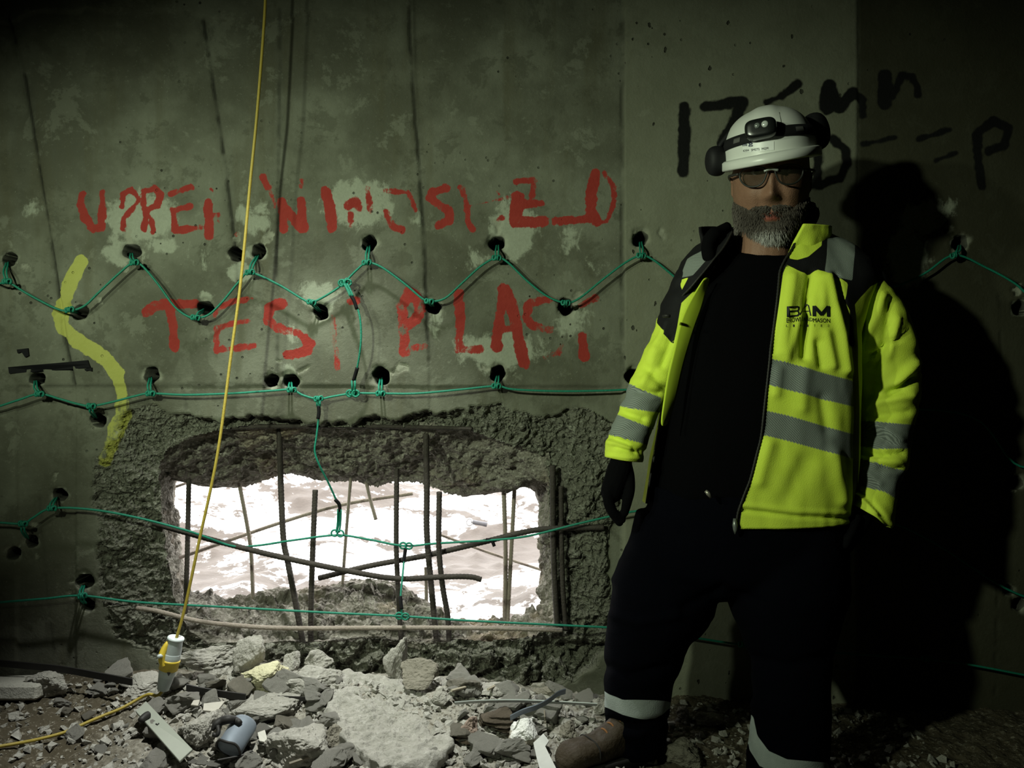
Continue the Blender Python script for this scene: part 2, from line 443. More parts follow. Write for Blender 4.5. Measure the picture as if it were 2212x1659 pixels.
# small scars round the bore holes, then the holes themselves
scar = np.zeros(len(gx)); bore = np.zeros(len(gx))
X = gx.copy(); Z = gz.copy()
for k, (bx, by, br) in enumerate(BORES):
    c = PW(bx, by); R = br / PM * 0.98
    dx, dz = gx - c.x, gz - c.z
    near = np.hypot(dx, dz) < R*3.2
    idx = np.nonzero(near)[0]
    r = np.hypot(dx[idx], dz[idx]); a = np.arctan2(dz[idx], dx[idx])
    Rn = R*(1 + 0.09*np.sin(a*2+k*1.7) + 0.05*np.sin(a*5+k*2.9))
    chip = sstep(R*(1.42+0.22*np.sin(a*2+k)+0.16*np.sin(a*5+k*2)+.25*n_mid[idx]), R*1.02, r)
    dep[idx] += 0.012*chip*(0.6+0.4*n_mid[idx]); scar[idx] = np.maximum(scar[idx], chip)
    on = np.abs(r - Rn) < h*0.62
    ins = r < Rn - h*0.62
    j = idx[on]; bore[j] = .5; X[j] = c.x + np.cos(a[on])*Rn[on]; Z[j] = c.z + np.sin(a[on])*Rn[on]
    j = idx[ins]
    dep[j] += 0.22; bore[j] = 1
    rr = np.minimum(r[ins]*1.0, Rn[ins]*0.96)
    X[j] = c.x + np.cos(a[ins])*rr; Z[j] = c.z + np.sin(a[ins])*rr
Vw = np.stack([X, wall_y(X) + dep, Z], 1)
ii = (np.arange(nz-1)[:,None]*nx + np.arange(nx-1)[None,:]).ravel()
Qw = np.stack([ii, ii+1, ii+1+nx, ii+nx], 1)
inside = fr > 3
keep = ~(inside[Qw].all(axis=1))
Qw = Qw[keep]
used = np.zeros(len(Vw), bool); used[Qw.ravel()] = True
remap = np.cumsum(used) - 1
wall_me = mesh_np('wall_back', Vw[used], remap[Qw])
def strokes(lst, soft):
    v = np.full(len(gx), -1.0)
    for pts, w, s in lst:
        lo = np.min(pts, axis=0) - w - 30; hi = np.max(pts, axis=0) + w + 30
        m = (wpx > lo[0]) & (wpx < hi[0]) & (wpy > lo[1]) & (wpy < hi[1])
        d = line_dist(wpx[m], wpy[m], pts) + 2.2*n_mid[m] + 1.6*n_fin[m] + 1.5*n_big[m]
        v[m] = np.maximum(v[m], np.clip((w/2 - d)/soft, -1, 1) - (1-s)*1.6)
    return v
def blobs(lst):
    v = np.zeros(len(gx))
    for cx, cy, rx, ry, s in lst:
        v = np.maximum(v, s*np.exp(-(((wpx-cx)/rx)**2 + ((wpy-cy)/ry)**2)))
    return v
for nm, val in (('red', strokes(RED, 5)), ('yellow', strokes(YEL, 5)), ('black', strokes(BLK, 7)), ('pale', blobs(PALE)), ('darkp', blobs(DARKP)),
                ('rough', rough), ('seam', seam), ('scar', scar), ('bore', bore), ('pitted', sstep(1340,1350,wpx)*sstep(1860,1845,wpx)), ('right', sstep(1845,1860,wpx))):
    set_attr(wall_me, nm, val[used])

def dep_at(x, z):
    return float(dep[int(np.argmin(np.abs(zs-z)))*nx + int(np.argmin(np.abs(xs-x)))])
def concrete_rough_color(n):
    a = n.noise(14, 5); b = n.noise(70, 4); v = n.voro(95)
    c = n.mix(a, (.15,.138,.112), (.27,.25,.205))
    c = n.mix(n.step(b, .5, .72), c, (.42,.40,.34))
    c = n.mix(n.math('MULTIPLY', n.step(v, .2, .06), .65), c, (.07,.065,.052))
    return c, a, b, v
n = NT('concrete_wall', 0.82, 0.25)
nA = n.noise(3.2, 6, .62); nB = n.noise(16, 6, .68, dist=.5); nC = n.noise(110, 4, .7)
st = n.noise(2.4, 5, .6, vec=n.coord((5,1,.55)))
base = n.mix(n.step(nA, .35, .66), (.135,.128,.095), (.255,.246,.195))
base = n.mix(n.math('MULTIPLY', n.step(st, .48, .75), .55), base, (.125,.108,.062))
base = n.mix(n.math('MULTIPLY', n.attr('darkp'), n.step(nB, .3, .55)), base, (.105,.097,.07))
nD = n.noise(6.5, 8, .74, dist=.25)
base = n.mix(n.math('MULTIPLY', n.step(nD, .53, .60), .5), base, (.10,.094,.066))
base = n.mix(n.math('MULTIPLY', n.step(nD, .43, .37), .45), base, (.32,.31,.25))
base = n.mix(n.math('MULTIPLY', n.step(nC, .60, .74), .5), base, (.38,.365,.30))
base = n.mix(n.math('MULTIPLY', n.attr('pitted'), .55), base, (.34,.325,.245))
base = n.mix(n.math('MULTIPLY', n.attr('right'), .85), base, (.052,.046,.025))  # stained right panel, deepened further to stand in for light falloff
# skin worn to paler concrete, hard-edged
sk = n.noise(9, 7, .75, vec=n.coord((1.6,1,.7)), dist=.5)
pw = n.math('ADD', n.math('MULTIPLY', n.attr('pale'), .55), n.math('ADD', n.math('MULTIPLY', nB, .45), n.math('MULTIPLY', sk, .5)))
pw = n.math('ADD', pw, n.math('MULTIPLY', nA, .25))
palef = n.step(pw, .83, .93)
base = n.mix(n.math('MULTIPLY', palef, .8), base, n.mix(nC, (.38,.375,.30), (.62,.615,.52)))
base = n.mix(n.math('MULTIPLY', n.attr('seam'), 1.0, clamp=True), base, (.03,.028,.02))
base = n.mix(n.math('MULTIPLY', n.attr('scar'), n.step(nB, .35, .6)), base, (.40,.38,.31))
# pits and air holes
pv = n.voro(26); pv2 = n.voro(19, vec=n.coord((1,1,.6)))
pit = n.math('MAXIMUM', n.math('MULTIPLY', n.step(pv, .12, .08), n.step(nA, .5, .62)), n.math('MULTIPLY', n.step(n.math('ADD', pv2, n.math('MULTIPLY', n.noise(45,3), .30)), .25, .21), n.attr('pitted')))
base = n.mix(n.math('MULTIPLY', pit, .85), base, (.03,.028,.02))
# spray paint, worn off where the skin flaked
wear = n.math('ADD', n.math('MULTIPLY', sk, 1.3), n.math('ADD', n.math('MULTIPLY', nB, .5), n.math('MULTIPLY', nC, .3)))
def paint(name, col, base, amt=1.0, lo=-.1, hi=.35, bias=.5):
    v = n.math('ADD', n.attr(name), n.math('SUBTRACT', n.math('MULTIPLY', n.math('SUBTRACT', 1.05, wear), amt), bias))
    return n.mix(n.step(v, lo, hi), base, col)
base = paint('yellow', n.mix(nB, (.52,.50,.10), (.66,.63,.19)), base, 1.6, -.1, .3, .38)
base = paint('red', n.mix(nB, (.34,.022,.016), (.50,.055,.042)), base, 2.3, -.12, .32, .36)
base = paint('black', (.005,.005,.005), base, .5, -.6, .2, 0.0)
rc, ra, rb, rv = concrete_rough_color(n)
yr = n.mix(n.step(n.attr('yellow'), -.6, .3), rc, (.42,.39,.08))
fin = n.mix(1.0, n.mix(n.attr('rough'), base, yr), (.58,.63,.60), 'MULTIPLY')
n.color(n.mix(n.step(n.attr('bore'), .3, .6, 0, .92), fin, (.015,.0145,.012)))  # bore interiors coloured near black, standing in for the shade inside
hgt = n.math('ADD', n.math('MULTIPLY', nC, .25), n.math('MULTIPLY', nB, .35))
hgt = n.math('SUBTRACT', hgt, pit)
hr = n.math('ADD', n.math('MULTIPLY', rb, 2.6), n.math('MULTIPLY', rv, 2.0))
mm = n.node('ShaderNodeMix', data_type='FLOAT'); n.set(mm.inputs[0], n.attr('rough')); n.set(mm.inputs[2], hgt); n.set(mm.inputs[3], hr)
n.bump(mm.outputs[0], .0055)
M_WALL = n.m
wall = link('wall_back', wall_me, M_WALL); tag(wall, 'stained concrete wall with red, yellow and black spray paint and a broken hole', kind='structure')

# the reveal of the opening, from the spalled face to the outer face
def radial(poly, ang, c):
    poly = np.asarray(poly, float); out = []
    for a in ang:
        d = np.array([math.cos(a), math.sin(a)]); best = 0
        for i in range(len(poly)):
            p = poly[i]-c; q = poly[(i+1)%len(poly)]-c; e = q-p
            den = d[0]*e[1]-d[1]*e[0]
            if abs(den) < 1e-9: continue
            t = (p[0]*e[1]-p[1]*e[0])/den; u = (p[0]*d[1]-p[1]*d[0])/den
            if t > 0 and -1e-6 <= u <= 1+1e-6: best = max(best, t)
        out.append(c + d*best)
    return np.array(out)
cc = np.array([770.0, 1150.0])
# even spacing along the front outline
aa = np.linspace(-PI, PI, 4001)[:-1]
pf = radial(FRONT, aa, cc); seg = np.hypot(*(np.roll(pf,-1,0)-pf).T); cum = np.cumsum(seg)
NA = 560
ang = aa[np.searchsorted(cum, np.linspace(0, cum[-1], NA, endpoint=False))]
F2 = radial(FRONT, ang, cc)
_w = np.stack([np.cos(ang)*6, np.sin(ang)*6, ang*0], 1)
F2 = cc + (F2-cc)*(1 + (.022*fbm(_w, 1.2, 3, 55))[:,None]); B2 = radial(BACK, ang, cc)
TH = 0.34; ND = 64
Vr = []
for t in np.linspace(-0.06, 1, ND):
    for k in range(NA):
        f = PW(*F2[k]); b = P(B2[k][0], B2[k][1], WY+TH)
        y0 = f.y + 0.062 + 0.03*float(sstep(1340,1395,F2[k][1]))
        s = max(t, 0)
        q = f.lerp(b, s); q.y = y0 + (b.y-y0)*s
        if t < 0:
            q.x += (f.x-PW(*cc).x)*0.03*(-t/.06); q.z += (f.z-PW(*cc).z)*0.05*(-t/.06); q.y = y0 + 0.004
        Vr.append(q)
Vr = np.array([tuple(v) for v in Vr])
iq = (np.arange(ND-1)[:,None]*NA + np.arange(NA)[None,:]).ravel()
kq = np.arange(NA); k2 = (kq+1)%NA
Qr = np.concatenate([np.stack([i*NA+kq, (i+1)*NA+kq, (i+1)*NA+k2, i*NA+k2],1) for i in range(ND-1)])
rev_me = mesh_np('hole_reveal', Vr, Qr)
nr = normals_np(rev_me)
tt = np.repeat(np.linspace(-0.06,1,ND), NA)
amt = sstep(0, .12, tt)*sstep(1.0, .84, tt)*0.88 + 0.12
nb = fbm(Vr, 9, 4, 40); nm_ = fbm(Vr, 34, 3, 41); nf = fbm(Vr, 110, 2, 42)
led = np.abs((nb*2.0) % 1.0 - 0.5)*2
Vr2 = Vr + nr*((0.022*nb + 0.008*nm_ + 0.003*nf + 0.014*(led-.5))*amt*(1+.7*(nr[:,2] > .5)))[:,None]
Vr2[tt > 0.999] += (np.random.RandomState(4).rand((tt>0.999).sum(),3)-.5)*np.array([.008,.0,.008])
set_verts(rev_me, Vr2)
n = NT('concrete_broken', 0.9, 0.2)
rc, ra, rb, rv = concrete_rough_color(n)
n.color(n.mix(1.0, n.mix(n.step(n.noise(4,3), .5, .75), rc, (.24,.19,.13)), (.80,.81,.83), 'MULTIPLY'))
n.bump(n.math('ADD', n.math('MULTIPLY', rb, 1.4), rv), .006)
M_BROKEN = n.m
rev = link('hole_reveal', rev_me, M_BROKEN, wall); tag(rev, 'rough broken concrete edge of the hole')

# the rest of the dark shaft round the photographer
n = NT('sooty_concrete', .95, .1); f = n.noise(3, 5); n.color(n.mix(f, (.012,.012,.010), (.03,.029,.024))); n.bump(n.noise(30,4), .01); M_SOOT = n.m
def slab(name, a, b, label):
    (x0,y0,z0),(x1,y1,z1) = a, b
    V = [(x,y,z) for z in (z0,z1) for y in (y0,y1) for x in (x0,x1)]
    Q = [(0,2,3,1),(4,5,7,6),(0,1,5,4),(2,6,7,3),(0,4,6,2),(1,3,7,5)]
    return tag(link(name, mesh_np(name, V, Q, smooth=False), M_SOOT), label, kind='structure')
slab('wall_left', (-3.3,-3.4,-.3), (-3.15,2.6,3.7), 'dark sooty concrete wall at the left of the shaft')
slab('wall_right', (3.15,-3.4,-.3), (3.3,2.6,3.7), 'dark sooty concrete wall at the right of the shaft')
slab('wall_rear', (-3.3,-3.4,-.3), (3.3,-3.2,3.7), 'dark sooty concrete wall behind the photographer')
slab('ceiling', (-3.3,-3.4,3.6), (3.3,2.85,3.75), 'dark concrete ceiling of the shaft')

# ------------------------------------------------------------------ floor of dirt and crushed concrete
def floor_z(x, y):
    x = np.asarray(x, float); y = np.asarray(y, float)
    p = np.stack([x, y, x*0], -1).reshape(-1, 3)
    left = sstep(0.6, -1.0, x)
    z = 0.015 + left*0.10*sstep(2.15, 2.7, y) + 0.05*np.exp(-((x+1.5)/.35)**2-((y-2.25)/.25)**2)
    z = z + 0.045*np.exp(-((x+.35)/.6)**2-((y-2.5)/.22)**2)
    return z + (0.016*fbm(p, 5, 3, 60)).reshape(x.shape)
fx = np.concatenate([np.arange(-3.3,-1.9,.1), np.arange(-1.85,1.9,.008), np.arange(1.95,3.31,.1)])
fy = np.concatenate([np.arange(-3.4,1.7,.1), np.arange(1.75,3.0,.008)])
ax_, ay_ = [a.ravel() for a in np.meshgrid(fx, fy)]
pf3 = np.stack([ax_, ay_, ax_*0], 1)
fz = floor_z(ax_, ay_) + 0.006*fbm(pf3, 38, 3, 70) + 0.005*np.abs(fbm(pf3, 70, 2, 75))
mnx = len(fx); i0 = (np.arange(len(fy)-1)[:,None]*mnx + np.arange(mnx-1)[None,:]).ravel()
fl_me = mesh_np('floor', np.stack([ax_, ay_, fz], 1), np.stack([i0, i0+1, i0+1+mnx, i0+mnx], 1))
set_attr(fl_me, 'dust', sstep(-1.25,-.85,ax_)*sstep(.45,.15,ax_)*sstep(1.95,2.1,ay_)*.85)
n = NT('dirt_floor', .95, .15)
a = n.noise(5, 5); b = n.noise(60, 5, .7); v = n.voro(70)
c = n.mix(a, (.045,.036,.022), (.11,.095,.066)); c = n.mix(n.step(b, .52, .7), c, (.27,.25,.20)); c = n.mix(n.step(v, .16, .08), c, (.34,.32,.27)); c = n.mix(n.math('MULTIPLY', n.attr('dust'), n.step(b, .3, .55)), c, (.36,.345,.30))
n.color(c); n.bump(n.math('ADD', b, n.math('MULTIPLY', v, -.5)), .008)
M_DIRT = n.m
floor = tag(link('floor', fl_me, M_DIRT), 'dark dirt floor covered in crushed concrete', kind='structure')
_gx0, _gy0, _gs = -3.3, 1.0, .01
_GX, _GY = np.meshgrid(np.arange(_gx0, 3.31, _gs), np.arange(_gy0, 3.41, _gs)); _GZ = floor_z(_GX, _GY)
def floor_s(x, y):
    """floor height at one point"""
    a = min(max((x-_gx0)/_gs, 0), _GZ.shape[1]-2); b = min(max((y-_gy0)/_gs, 0), _GZ.shape[0]-2)
    i, j = int(a), int(b); u, v = a-i, b-j
    return float((_GZ[j,i]*(1-u)+_GZ[j,i+1]*u)*(1-v) + (_GZ[j+1,i]*(1-u)+_GZ[j+1,i+1]*u)*v)
def floor_hit(px, py):
    Y = 2.9
    for _ in range(40):
        q = P(px, py, Y)
        e = q.z - floor_s(q.x, q.y)
        Y += -e*0 + (e / ((py-829.5)/FPX))*0.6
        Y = min(max(Y, 1.2), 3.2)
    return P(px, py, Y)

# ------------------------------------------------------------------ outside ground seen through the hole
ex = np.arange(-9, 7.01, .04); ey = np.arange(2.95, 13.5, .04)
ax2, ay2 = [a.ravel() for a in np.meshgrid(ex, ey)]
pe = np.stack([ax2, ay2, ax2*0], 1)
fold = 1-np.abs(fbm(pe*np.array([1,1.0,1]), 1.6, 4, 80))
ez = -0.14 + 0.02*(ay2-3) + 0.10*fbm(pe, .7, 3, 85) + 0.06*fold*fold + 0.015*fbm(pe, 9, 2, 88)
ez += 0.35*np.exp(-((ax2+2.3)/1.3)**2-((ay2-7.6)/1.2)**2)
ez -= 0.05*sstep(3.6, 3.1, ay2)
en = len(ex); i1 = (np.arange(len(ey)-1)[:,None]*en + np.arange(en-1)[None,:]).ravel()
gr_me = mesh_np('ground', np.stack([ax2, ay2, ez], 1), np.stack([i1, i1+1, i1+1+en, i1+en], 1))
n = NT('muddy_ground_with_sheeting', .6, .3)
a = n.noise(.85, 8, .62, vec=n.coord((1.0,1.15,1)), dist=.8); b = n.noise(9, 5, .7, vec=n.coord((1,1.15,1))); c0 = n.noise(26, 4)
mud = n.mix(b, (.052,.041,.033), (.124,.104,.088))
sheet = n.mix(b, (.22,.216,.212), (.85,.85,.85))
f = n.step(n.math('ADD', a, n.math('MULTIPLY', n.math('SUBTRACT', b, .5), .35)), .485, .52)
n.color(n.mix(f, mud, sheet)); n.bump(n.math('ADD', b, n.math('MULTIPLY', c0, .4)), .007)
ground = tag(link('ground', gr_me, n.m), 'bright muddy ground with white sheeting seen through the hole', kind='structure')
# ------------------------------------------------------------------ reinforcing bars in the hole
n = NT('rusty_steel_bar', .75, .3, .25)
f = n.noise(30, 5); g = n.noise(140, 3)
n.color(n.mix(f, (.02,.017,.0145), (.07,.06,.051))); n.bump(g, .003)
M_BAR = n.m
n = NT('dusty_daylit_bar', .8, .25, .1)
f = n.noise(30, 5); n.color(n.mix(f, (.20,.165,.135), (.34,.30,.26))); n.bump(n.noise(140,3), .003)  # dust tan; on the outer bars daylight is put into the colour
M_TAN = n.m
M_WIRE = plain('tie_wire', (.05,.05,.05), .6, .4, .5)
def bar(pts, wpx_, mat, label, ribbed=True, group='reinforcing bars in the broken hole'):
    """pts: (px, py, Y)"""
    path = smooth_path([P(*p) for p in pts], 7)
    r = wpx_/2/FPX*pts[len(pts)//2][2]
    # resample finely so that the ribs of the bar can be built
    L = [0]
    for a, b in zip(path[:-1], path[1:]): L.append(L[-1] + (b-a).length)
    m = max(12, int(L[-1]/0.006)); out = []; rr = []
    for k in range(m+1):
        s = L[-1]*k/m; i = 0
        i = min(np.searchsorted(L, s, side='right')-1, len(path)-2)
        u = (s-L[i])/max(L[i+1]-L[i], 1e-9)
        out.append(path[i].lerp(path[i+1], u)); rr.append(r*(1.06 if (ribbed and k % 2) else .95))
    o = link('reinforcing_bar', MB().tube(out, rr, 8).mesh('reinforcing_bar'), mat)
    rebase(o)
    return tag(o, label, 'rebar', group)
i_ = 2.83
bar([(408,1036,i_+.02),(405,1180,i_),(401,1330,i_-.01),(403,1392,i_-.01)], 11, M_BAR, 'upright rebar behind the hanging yellow cable at the left of the hole')
bar([(328,985,i_-.06),(334,1080,i_-.05),(349,1200,i_-.05),(366,1310,i_-.04),(378,1372,i_-.03)], 14, M_BAR, 'leaning dark rebar lying against the left side of the hole')
bar([(603,912,i_),(606,1030,i_),(612,1160,i_-.01),(622,1215,i_-.02),(640,1310,i_-.02),(655,1392,i_-.02),(660,1412,i_-.02)], 13, M_BAR, 'long upright rebar from the top of the hole, kinked to the right low down')
bar([(681,1058,i_-.02),(676,1180,i_-.03),(672,1300,i_-.03),(671,1410,i_-.02)], 12, M_BAR, 'short upright rebar with a free top end, left of the hole centre')
bar([(857,1012,i_),(856,1150,i_),(857,1210,i_),(863,1330,i_),(869,1412,i_)], 11, M_BAR, 'upright rebar beside the looped green cord at the centre of the hole')
bar([(920,920,i_),(922,1060,i_),(922,1150,i_),(931,1260,i_),(945,1400,i_-.01),(950,1425,i_-.01)], 13, M_BAR, 'long upright rebar from the top of the hole, right of its centre')
bar([(949,1062,i_-.03),(948,1180,i_-.03),(956,1265,i_-.03),(968,1340,i_-.02),(971,1432,i_-.02)], 12, M_BAR, 'short upright rebar with a free top end, right of the hole centre')
bar([(1194,1005,i_-.065),(1196,1200,i_-.06),(1204,1360,i_-.05)], 13, M_BAR, 'dark upright rebar along the right edge of the hole, the left of two')
bar([(1212,1050,i_-.075),(1215,1250,i_-.07),(1223,1362,i_-.06)], 11, M_BAR, 'dark upright rebar along the right edge of the hole, the right of two')
o_ = 3.06
bar([(516,1040,o_),(535,1140,o_),(543,1200,o_),(547,1300,o_-.02)], 9, M_TAN, 'pale bent rebar at the outer face in the left half of the hole')
bar([(758,1030,o_),(748,1150,o_),(740,1262,o_)], 7, M_TAN, 'thin pale upright rebar outside behind the dangling cord')
bar([(788,1026,o_+.02),(799,1075,o_+.03),(812,1122,o_)], 8, M_TAN, 'short tan rebar hanging from the upper edge of the hole')
bar([(1088,1050,o_),(1092,1200,o_),(1090,1345,o_)], 10, M_TAN, 'tan upright rebar near the right side of the hole, the left of the pair')
bar([(1112,1045,o_),(1104,1200,o_),(1096,1350,o_)], 9, M_TAN, 'tan upright rebar near the right side of the hole, the right of the pair')
bar([(920,1225,o_),(921,1262,o_),(921,1320,o_)], 8, M_TAN, 'pale stub of rebar low behind the long central upright')
bar([(330,1130,i_-.09),(400,1150,i_-.08),(480,1172,i_-.07),(600,1202,i_-.06),(760,1235,i_-.05),(860,1250,i_-.04),(960,1246,i_-.04),(1015,1246,i_-.04),(1040,1252,i_-.04)], 12, M_BAR, 'long bent rebar sloping down across the hole from the left side')
bar([(688,1249,i_+.03),(800,1222,i_+.03),(920,1200,i_+.02),(1040,1172,i_-.02),(1130,1150,i_-.05),(1190,1142,i_-.07),(1305,1139,i_-.10)], 12, M_BAR, 'long bent rebar rising across the hole to the right side')
bar([(295,1313,2.70),(340,1320,2.70),(420,1340,2.71),(500,1350,2.72),(620,1357,2.73),(870,1356,2.74),(1050,1357,2.745),(1215,1361,2.75)], 10, M_TAN, 'long dusty rebar lying level in front of the bottom of the hole')
bar([(368,1212,o_-.02),(430,1190,o_+.03),(600,1131,o_+.1),(740,1090,o_+.1),(892,1066,o_+.12)], 8, M_TAN, 'tan rebar outside sloping up to the right, ending in mid air')
bar([(943,1152,o_+.1),(1060,1195,o_+.15),(1185,1236,o_+.1)], 6, M_TAN, 'thin yellowish rebar outside sloping down to the right')
bar([(455,926,2.775),(600,921,2.79),(800,921,2.80),(1020,926,2.79)], 9, M_BAR, 'dark level rebar tucked under the upper lip of the hole')
bar([(366,1056,o_+.1),(395,1046,o_+.1),(412,1040,o_+.12)], 6, M_TAN, 'tiny pale rebar end at the upper left corner of the hole')
# a length of pipe lying on the ground outside
Yp = 5.55
mb = MB(); pth = [P(1018,1127,Yp), P(1052,1133,Yp)]
pp = link('pipe_offcut', mb.tube([pth[0].lerp(pth[1], t) for t in np.linspace(0,1,7)], [.016,.016,.015,.015,.015,.0165,.0165], 12).mesh('pipe_offcut'), plain('grey_pipe', (.14,.14,.15), .5))
rebase(pp); tag(pp, 'small grey pipe offcut lying on the bright ground outside', 'pipe')
child('collar', MB().tube(smooth_path([P(1018,1127,Yp)+Vector((-.02*math.cos(a)-.012, -.01, .022*math.sin(a))) for a in np.linspace(0,2*PI,9)],3), .006, 6).mesh('collar'), plain('pale_collar', (.5,.5,.52), .5), pp)

# ------------------------------------------------------------------ green cords
n = NT('green_cord', .55, .35); f = n.noise(160, 3); n.color(n.mix(f, (.004,.135,.085), (.010,.215,.14))); n.bump(f, .0015); M_CORD = n.m
M_TAPE = plain('black_tape', (.005,.005,.006), .75, .15)
CR = 0.0036
def knot_mesh(c, size, ang=0.0):
    """two loops hitched round the trunk line"""
    pts = []
    ca, sa = math.cos(ang), math.sin(ang)
    for k in range(33):
        t = 2*PI*k/32
        u = math.sin(t)*1.25; v = math.sin(2*t)*0.62; w = math.cos(t)*0.7 + .25*math.cos(3*t)
        pts.append(Vector(c) + Vector(((u*ca - v*sa)*size, -w*size*0.55, (u*sa + v*ca)*size)))
    mb = MB().tube(pts, CR*.95, 6)
    for q in (-.28, .28):
        mb.tube([Vector(c)+Vector((q*size*ca + math.cos(a)*.0*size, math.sin(a)*size*.6, math.cos(a)*size*.6)) for a in np.linspace(0, 2*PI, 13)], CR*.95, 6)
    return mb.mesh('knot')
def cordpath(pts, off0):
    out = []
    for p in pts:
        off = p[2] if len(p) > 2 else off0
        out.append(PW(p[0], p[1], off))
    return out
def trunk(segments, label, knots, branches, tapes=(), off=.03):
    """segments of the line, hitches at knots (px,py,angle), branches hole -> line"""
    allp = cordpath(segments[0], off)
    t = thing('green_cord', label, 'cord', allp[0])
    for s in segments:
        child('line', MB().tube(smooth_path(cordpath(s, off), 6), CR, 7).mesh('line'), M_CORD, t)
    for kx, ky, an in knots:
        child('knot', knot_mesh(PW(kx, ky, off+.004), .011, an), M_CORD, t)
    for (hx, hy), (kx, ky) in branches:
        a = PW(hx, hy, -.10); b = PW(hx + (kx-hx)*.3, hy + (ky-hy)*.3, .004); c = PW(kx, ky, off)
        for sgn in (-1, 1):
            o = Vector((sgn*.0036, 0, 0)) if abs(kx-hx) < abs(ky-hy) else Vector((0, 0, sgn*.0036))
            child('branch_line', MB().tube(smooth_path([a+o, PW(hx+(kx-hx)*.2, hy+(ky-hy)*.2, -.02)+o, b.lerp(c, .45)+o*1.4+Vector((0,-.01,0)), c+o], 5), CR*.9, 6).mesh('branch_line'), M_CORD, t)
    for pts, o in tapes:
        child('tape_wrap', MB().tube(smooth_path(cordpath(pts, o), 4), CR*1.65, 8).mesh('tape_wrap'), M_TAPE, t)
    return t
trunk([[(-70,590),(-30,600),(0,612),(15,608),(60,635),(120,666),(150,671),(182,661),(215,630),(260,588),(288,567),(306,573),(340,612),(375,660),(403,682),(425,687),(452,679),(482,650),(515,610),(540,589),
        (600,614),(655,647),(675,653),(720,629),(745,609),(772,582),(792,568),(822,576),(870,610),(912,645),(930,651),(962,644),(1002,608),(1040,574),(1073,557),(1096,566),(1140,608),(1182,640),(1222,654),
        (1252,644),(1302,604),(1350,568),(1385,552),(1412,562),(1450,592),(1520,650),(1620,675),(1760,668),(1900,630),(1972,604),(2005,586),(2062,551),(2130,578),(2192,612),(2240,650),(2300,640)]],
      'green cord strung in a zigzag along the upper row of drilled holes',
      [(15,608,0),(150,669,.2),(290,567,.1),(422,686,-.1),(540,588,.1),(673,653,-.2),(745,609,.5),(792,567,.1),(927,651,-.1),(1073,557,0),(1222,654,0),(1385,552,0),(2062,551,.4)],
      [((15,562),(15,606)),((283,546),(290,566)),((558,548),(541,586)),((170,674),(150,669)),((442,668),(424,685)),((692,674),(674,654)),((797,528),(793,566)),((1075,528),(1073,556)),
       ((935,662),(927,652)),((1222,664),(1222,655)),((1384,520),(1385,551)),((2075,528),(2063,549))], off=.036)
trunk([[(-70,895),(-30,884),(0,877),(40,864),(85,851),(130,862),(165,872),(197,877),(240,869),(290,856),(325,850),(400,853),(500,850),(590,844),(630,842),(655,854),(688,862),(722,856),(764,850),(822,850),(900,850),
        (1000,841),(1072,834),(1108,841),(1200,845),(1300,844),(1366,842),(1480,846),(1700,862),(1900,880),(2100,900),(2190,1000),(2260,1010)]],
      'green cord running nearly level along the middle row of drilled holes',
      [(85,851,0),(197,877,0),(325,850,0),(630,842,0),(688,861,.1),(764,849,0),(822,850,0),(1072,834,0)],
      [((75,820),(85,850)),((207,905),(197,878)),((325,812),(325,849)),((627,824),(630,841)),((823,815),(822,849)),((1076,810),(1072,833)),((1366,815),(1366,842))], off=.026)
trunk([[(-60,1127),(0,1129),(50,1131),(72,1118),(112,1098),(200,1101,.03),(300,1119,.035),(400,1145,.02),(450,1162,.0),(505,1180,-.035),(560,1178,-.05),(640,1166,-.05),(730,1156,-.05),(800,1166,-.05),(872,1179,-.05),(940,1174,-.05),
        (1010,1170,-.04),(1060,1167,-.02),(1140,1158,.02),(1250,1131,.035),(1320,1115,.04),(1375,1104,.045),(1500,1090),(1900,1120),(2170,1270),(2260,1300)]],
      'green cord crossing the upper part of the hole from wall to wall',
      [(112,1098,0),(50,1131,0)], [((122,1072),(112,1097)),((60,1168),(50,1132))], [([(1050,1166,-.028),(1062,1168,-.022),(1068,1180,-.02)], -.02)], off=.028)
trunk([[(-60,1305),(0,1301),(100,1293),(178,1287),(300,1301,.034),(500,1312,.04),(700,1323,.04),(868,1331,.04),(1000,1340,.04),(1200,1350,.04),(1320,1356,.04),(1400,1365),(1490,1376),(1600,1392),(1800,1410),(2000,1424),(2100,1437),(2212,1458),(2290,1470)]],
      'green cord stretched straight across in front of the bottom of the hole',
      [(178,1287,.2),(2002,1422,0),(1605,1392,0)], [((180,1262),(178,1286)),((184,1306),(180,1289))], off=.03)
def ringloop(px, py, off, s=.011):
    c = PW(px, py, off); mb = MB()
    for sg in (-1, 1):
        mb.tube([c + Vector((sg*s*.95 + s*math.cos(a), -.004*sg, s*.95*math.sin(a))) for a in np.linspace(0, 2*PI, 15)], CR*.9, 6)
    return mb.mesh('loop')
def dropper(pts, label, loops, tapes, doubled):
    t = thing('connecting_cord', label, 'cord', PW(*pts[0][:2], pts[0][2]))
    child('line', MB().tube(smooth_path(cordpath(pts, .03), 6), CR*.9, 7).mesh('line'), M_CORD, t)
    for d in doubled:
        a = cordpath(d, .03)
        child('doubled_end', MB().tube(smooth_path([q + Vector((.006,-.003,0)) for q in a], 4), CR*.9, 6).tube(smooth_path([q - Vector((.004,.002,0)) for q in a], 4), CR*.9, 6).mesh('doubled_end'), M_CORD, t)
    for l in loops: child('loop', ringloop(*l), M_CORD, t)
    for d in tapes: child('tape_wrap', MB().tube(smooth_path(cordpath(d, .03), 4), [CR*1.7]*(len(smooth_path(cordpath(d,.03),4))), 8).mesh('tape_wrap'), M_TAPE, t)
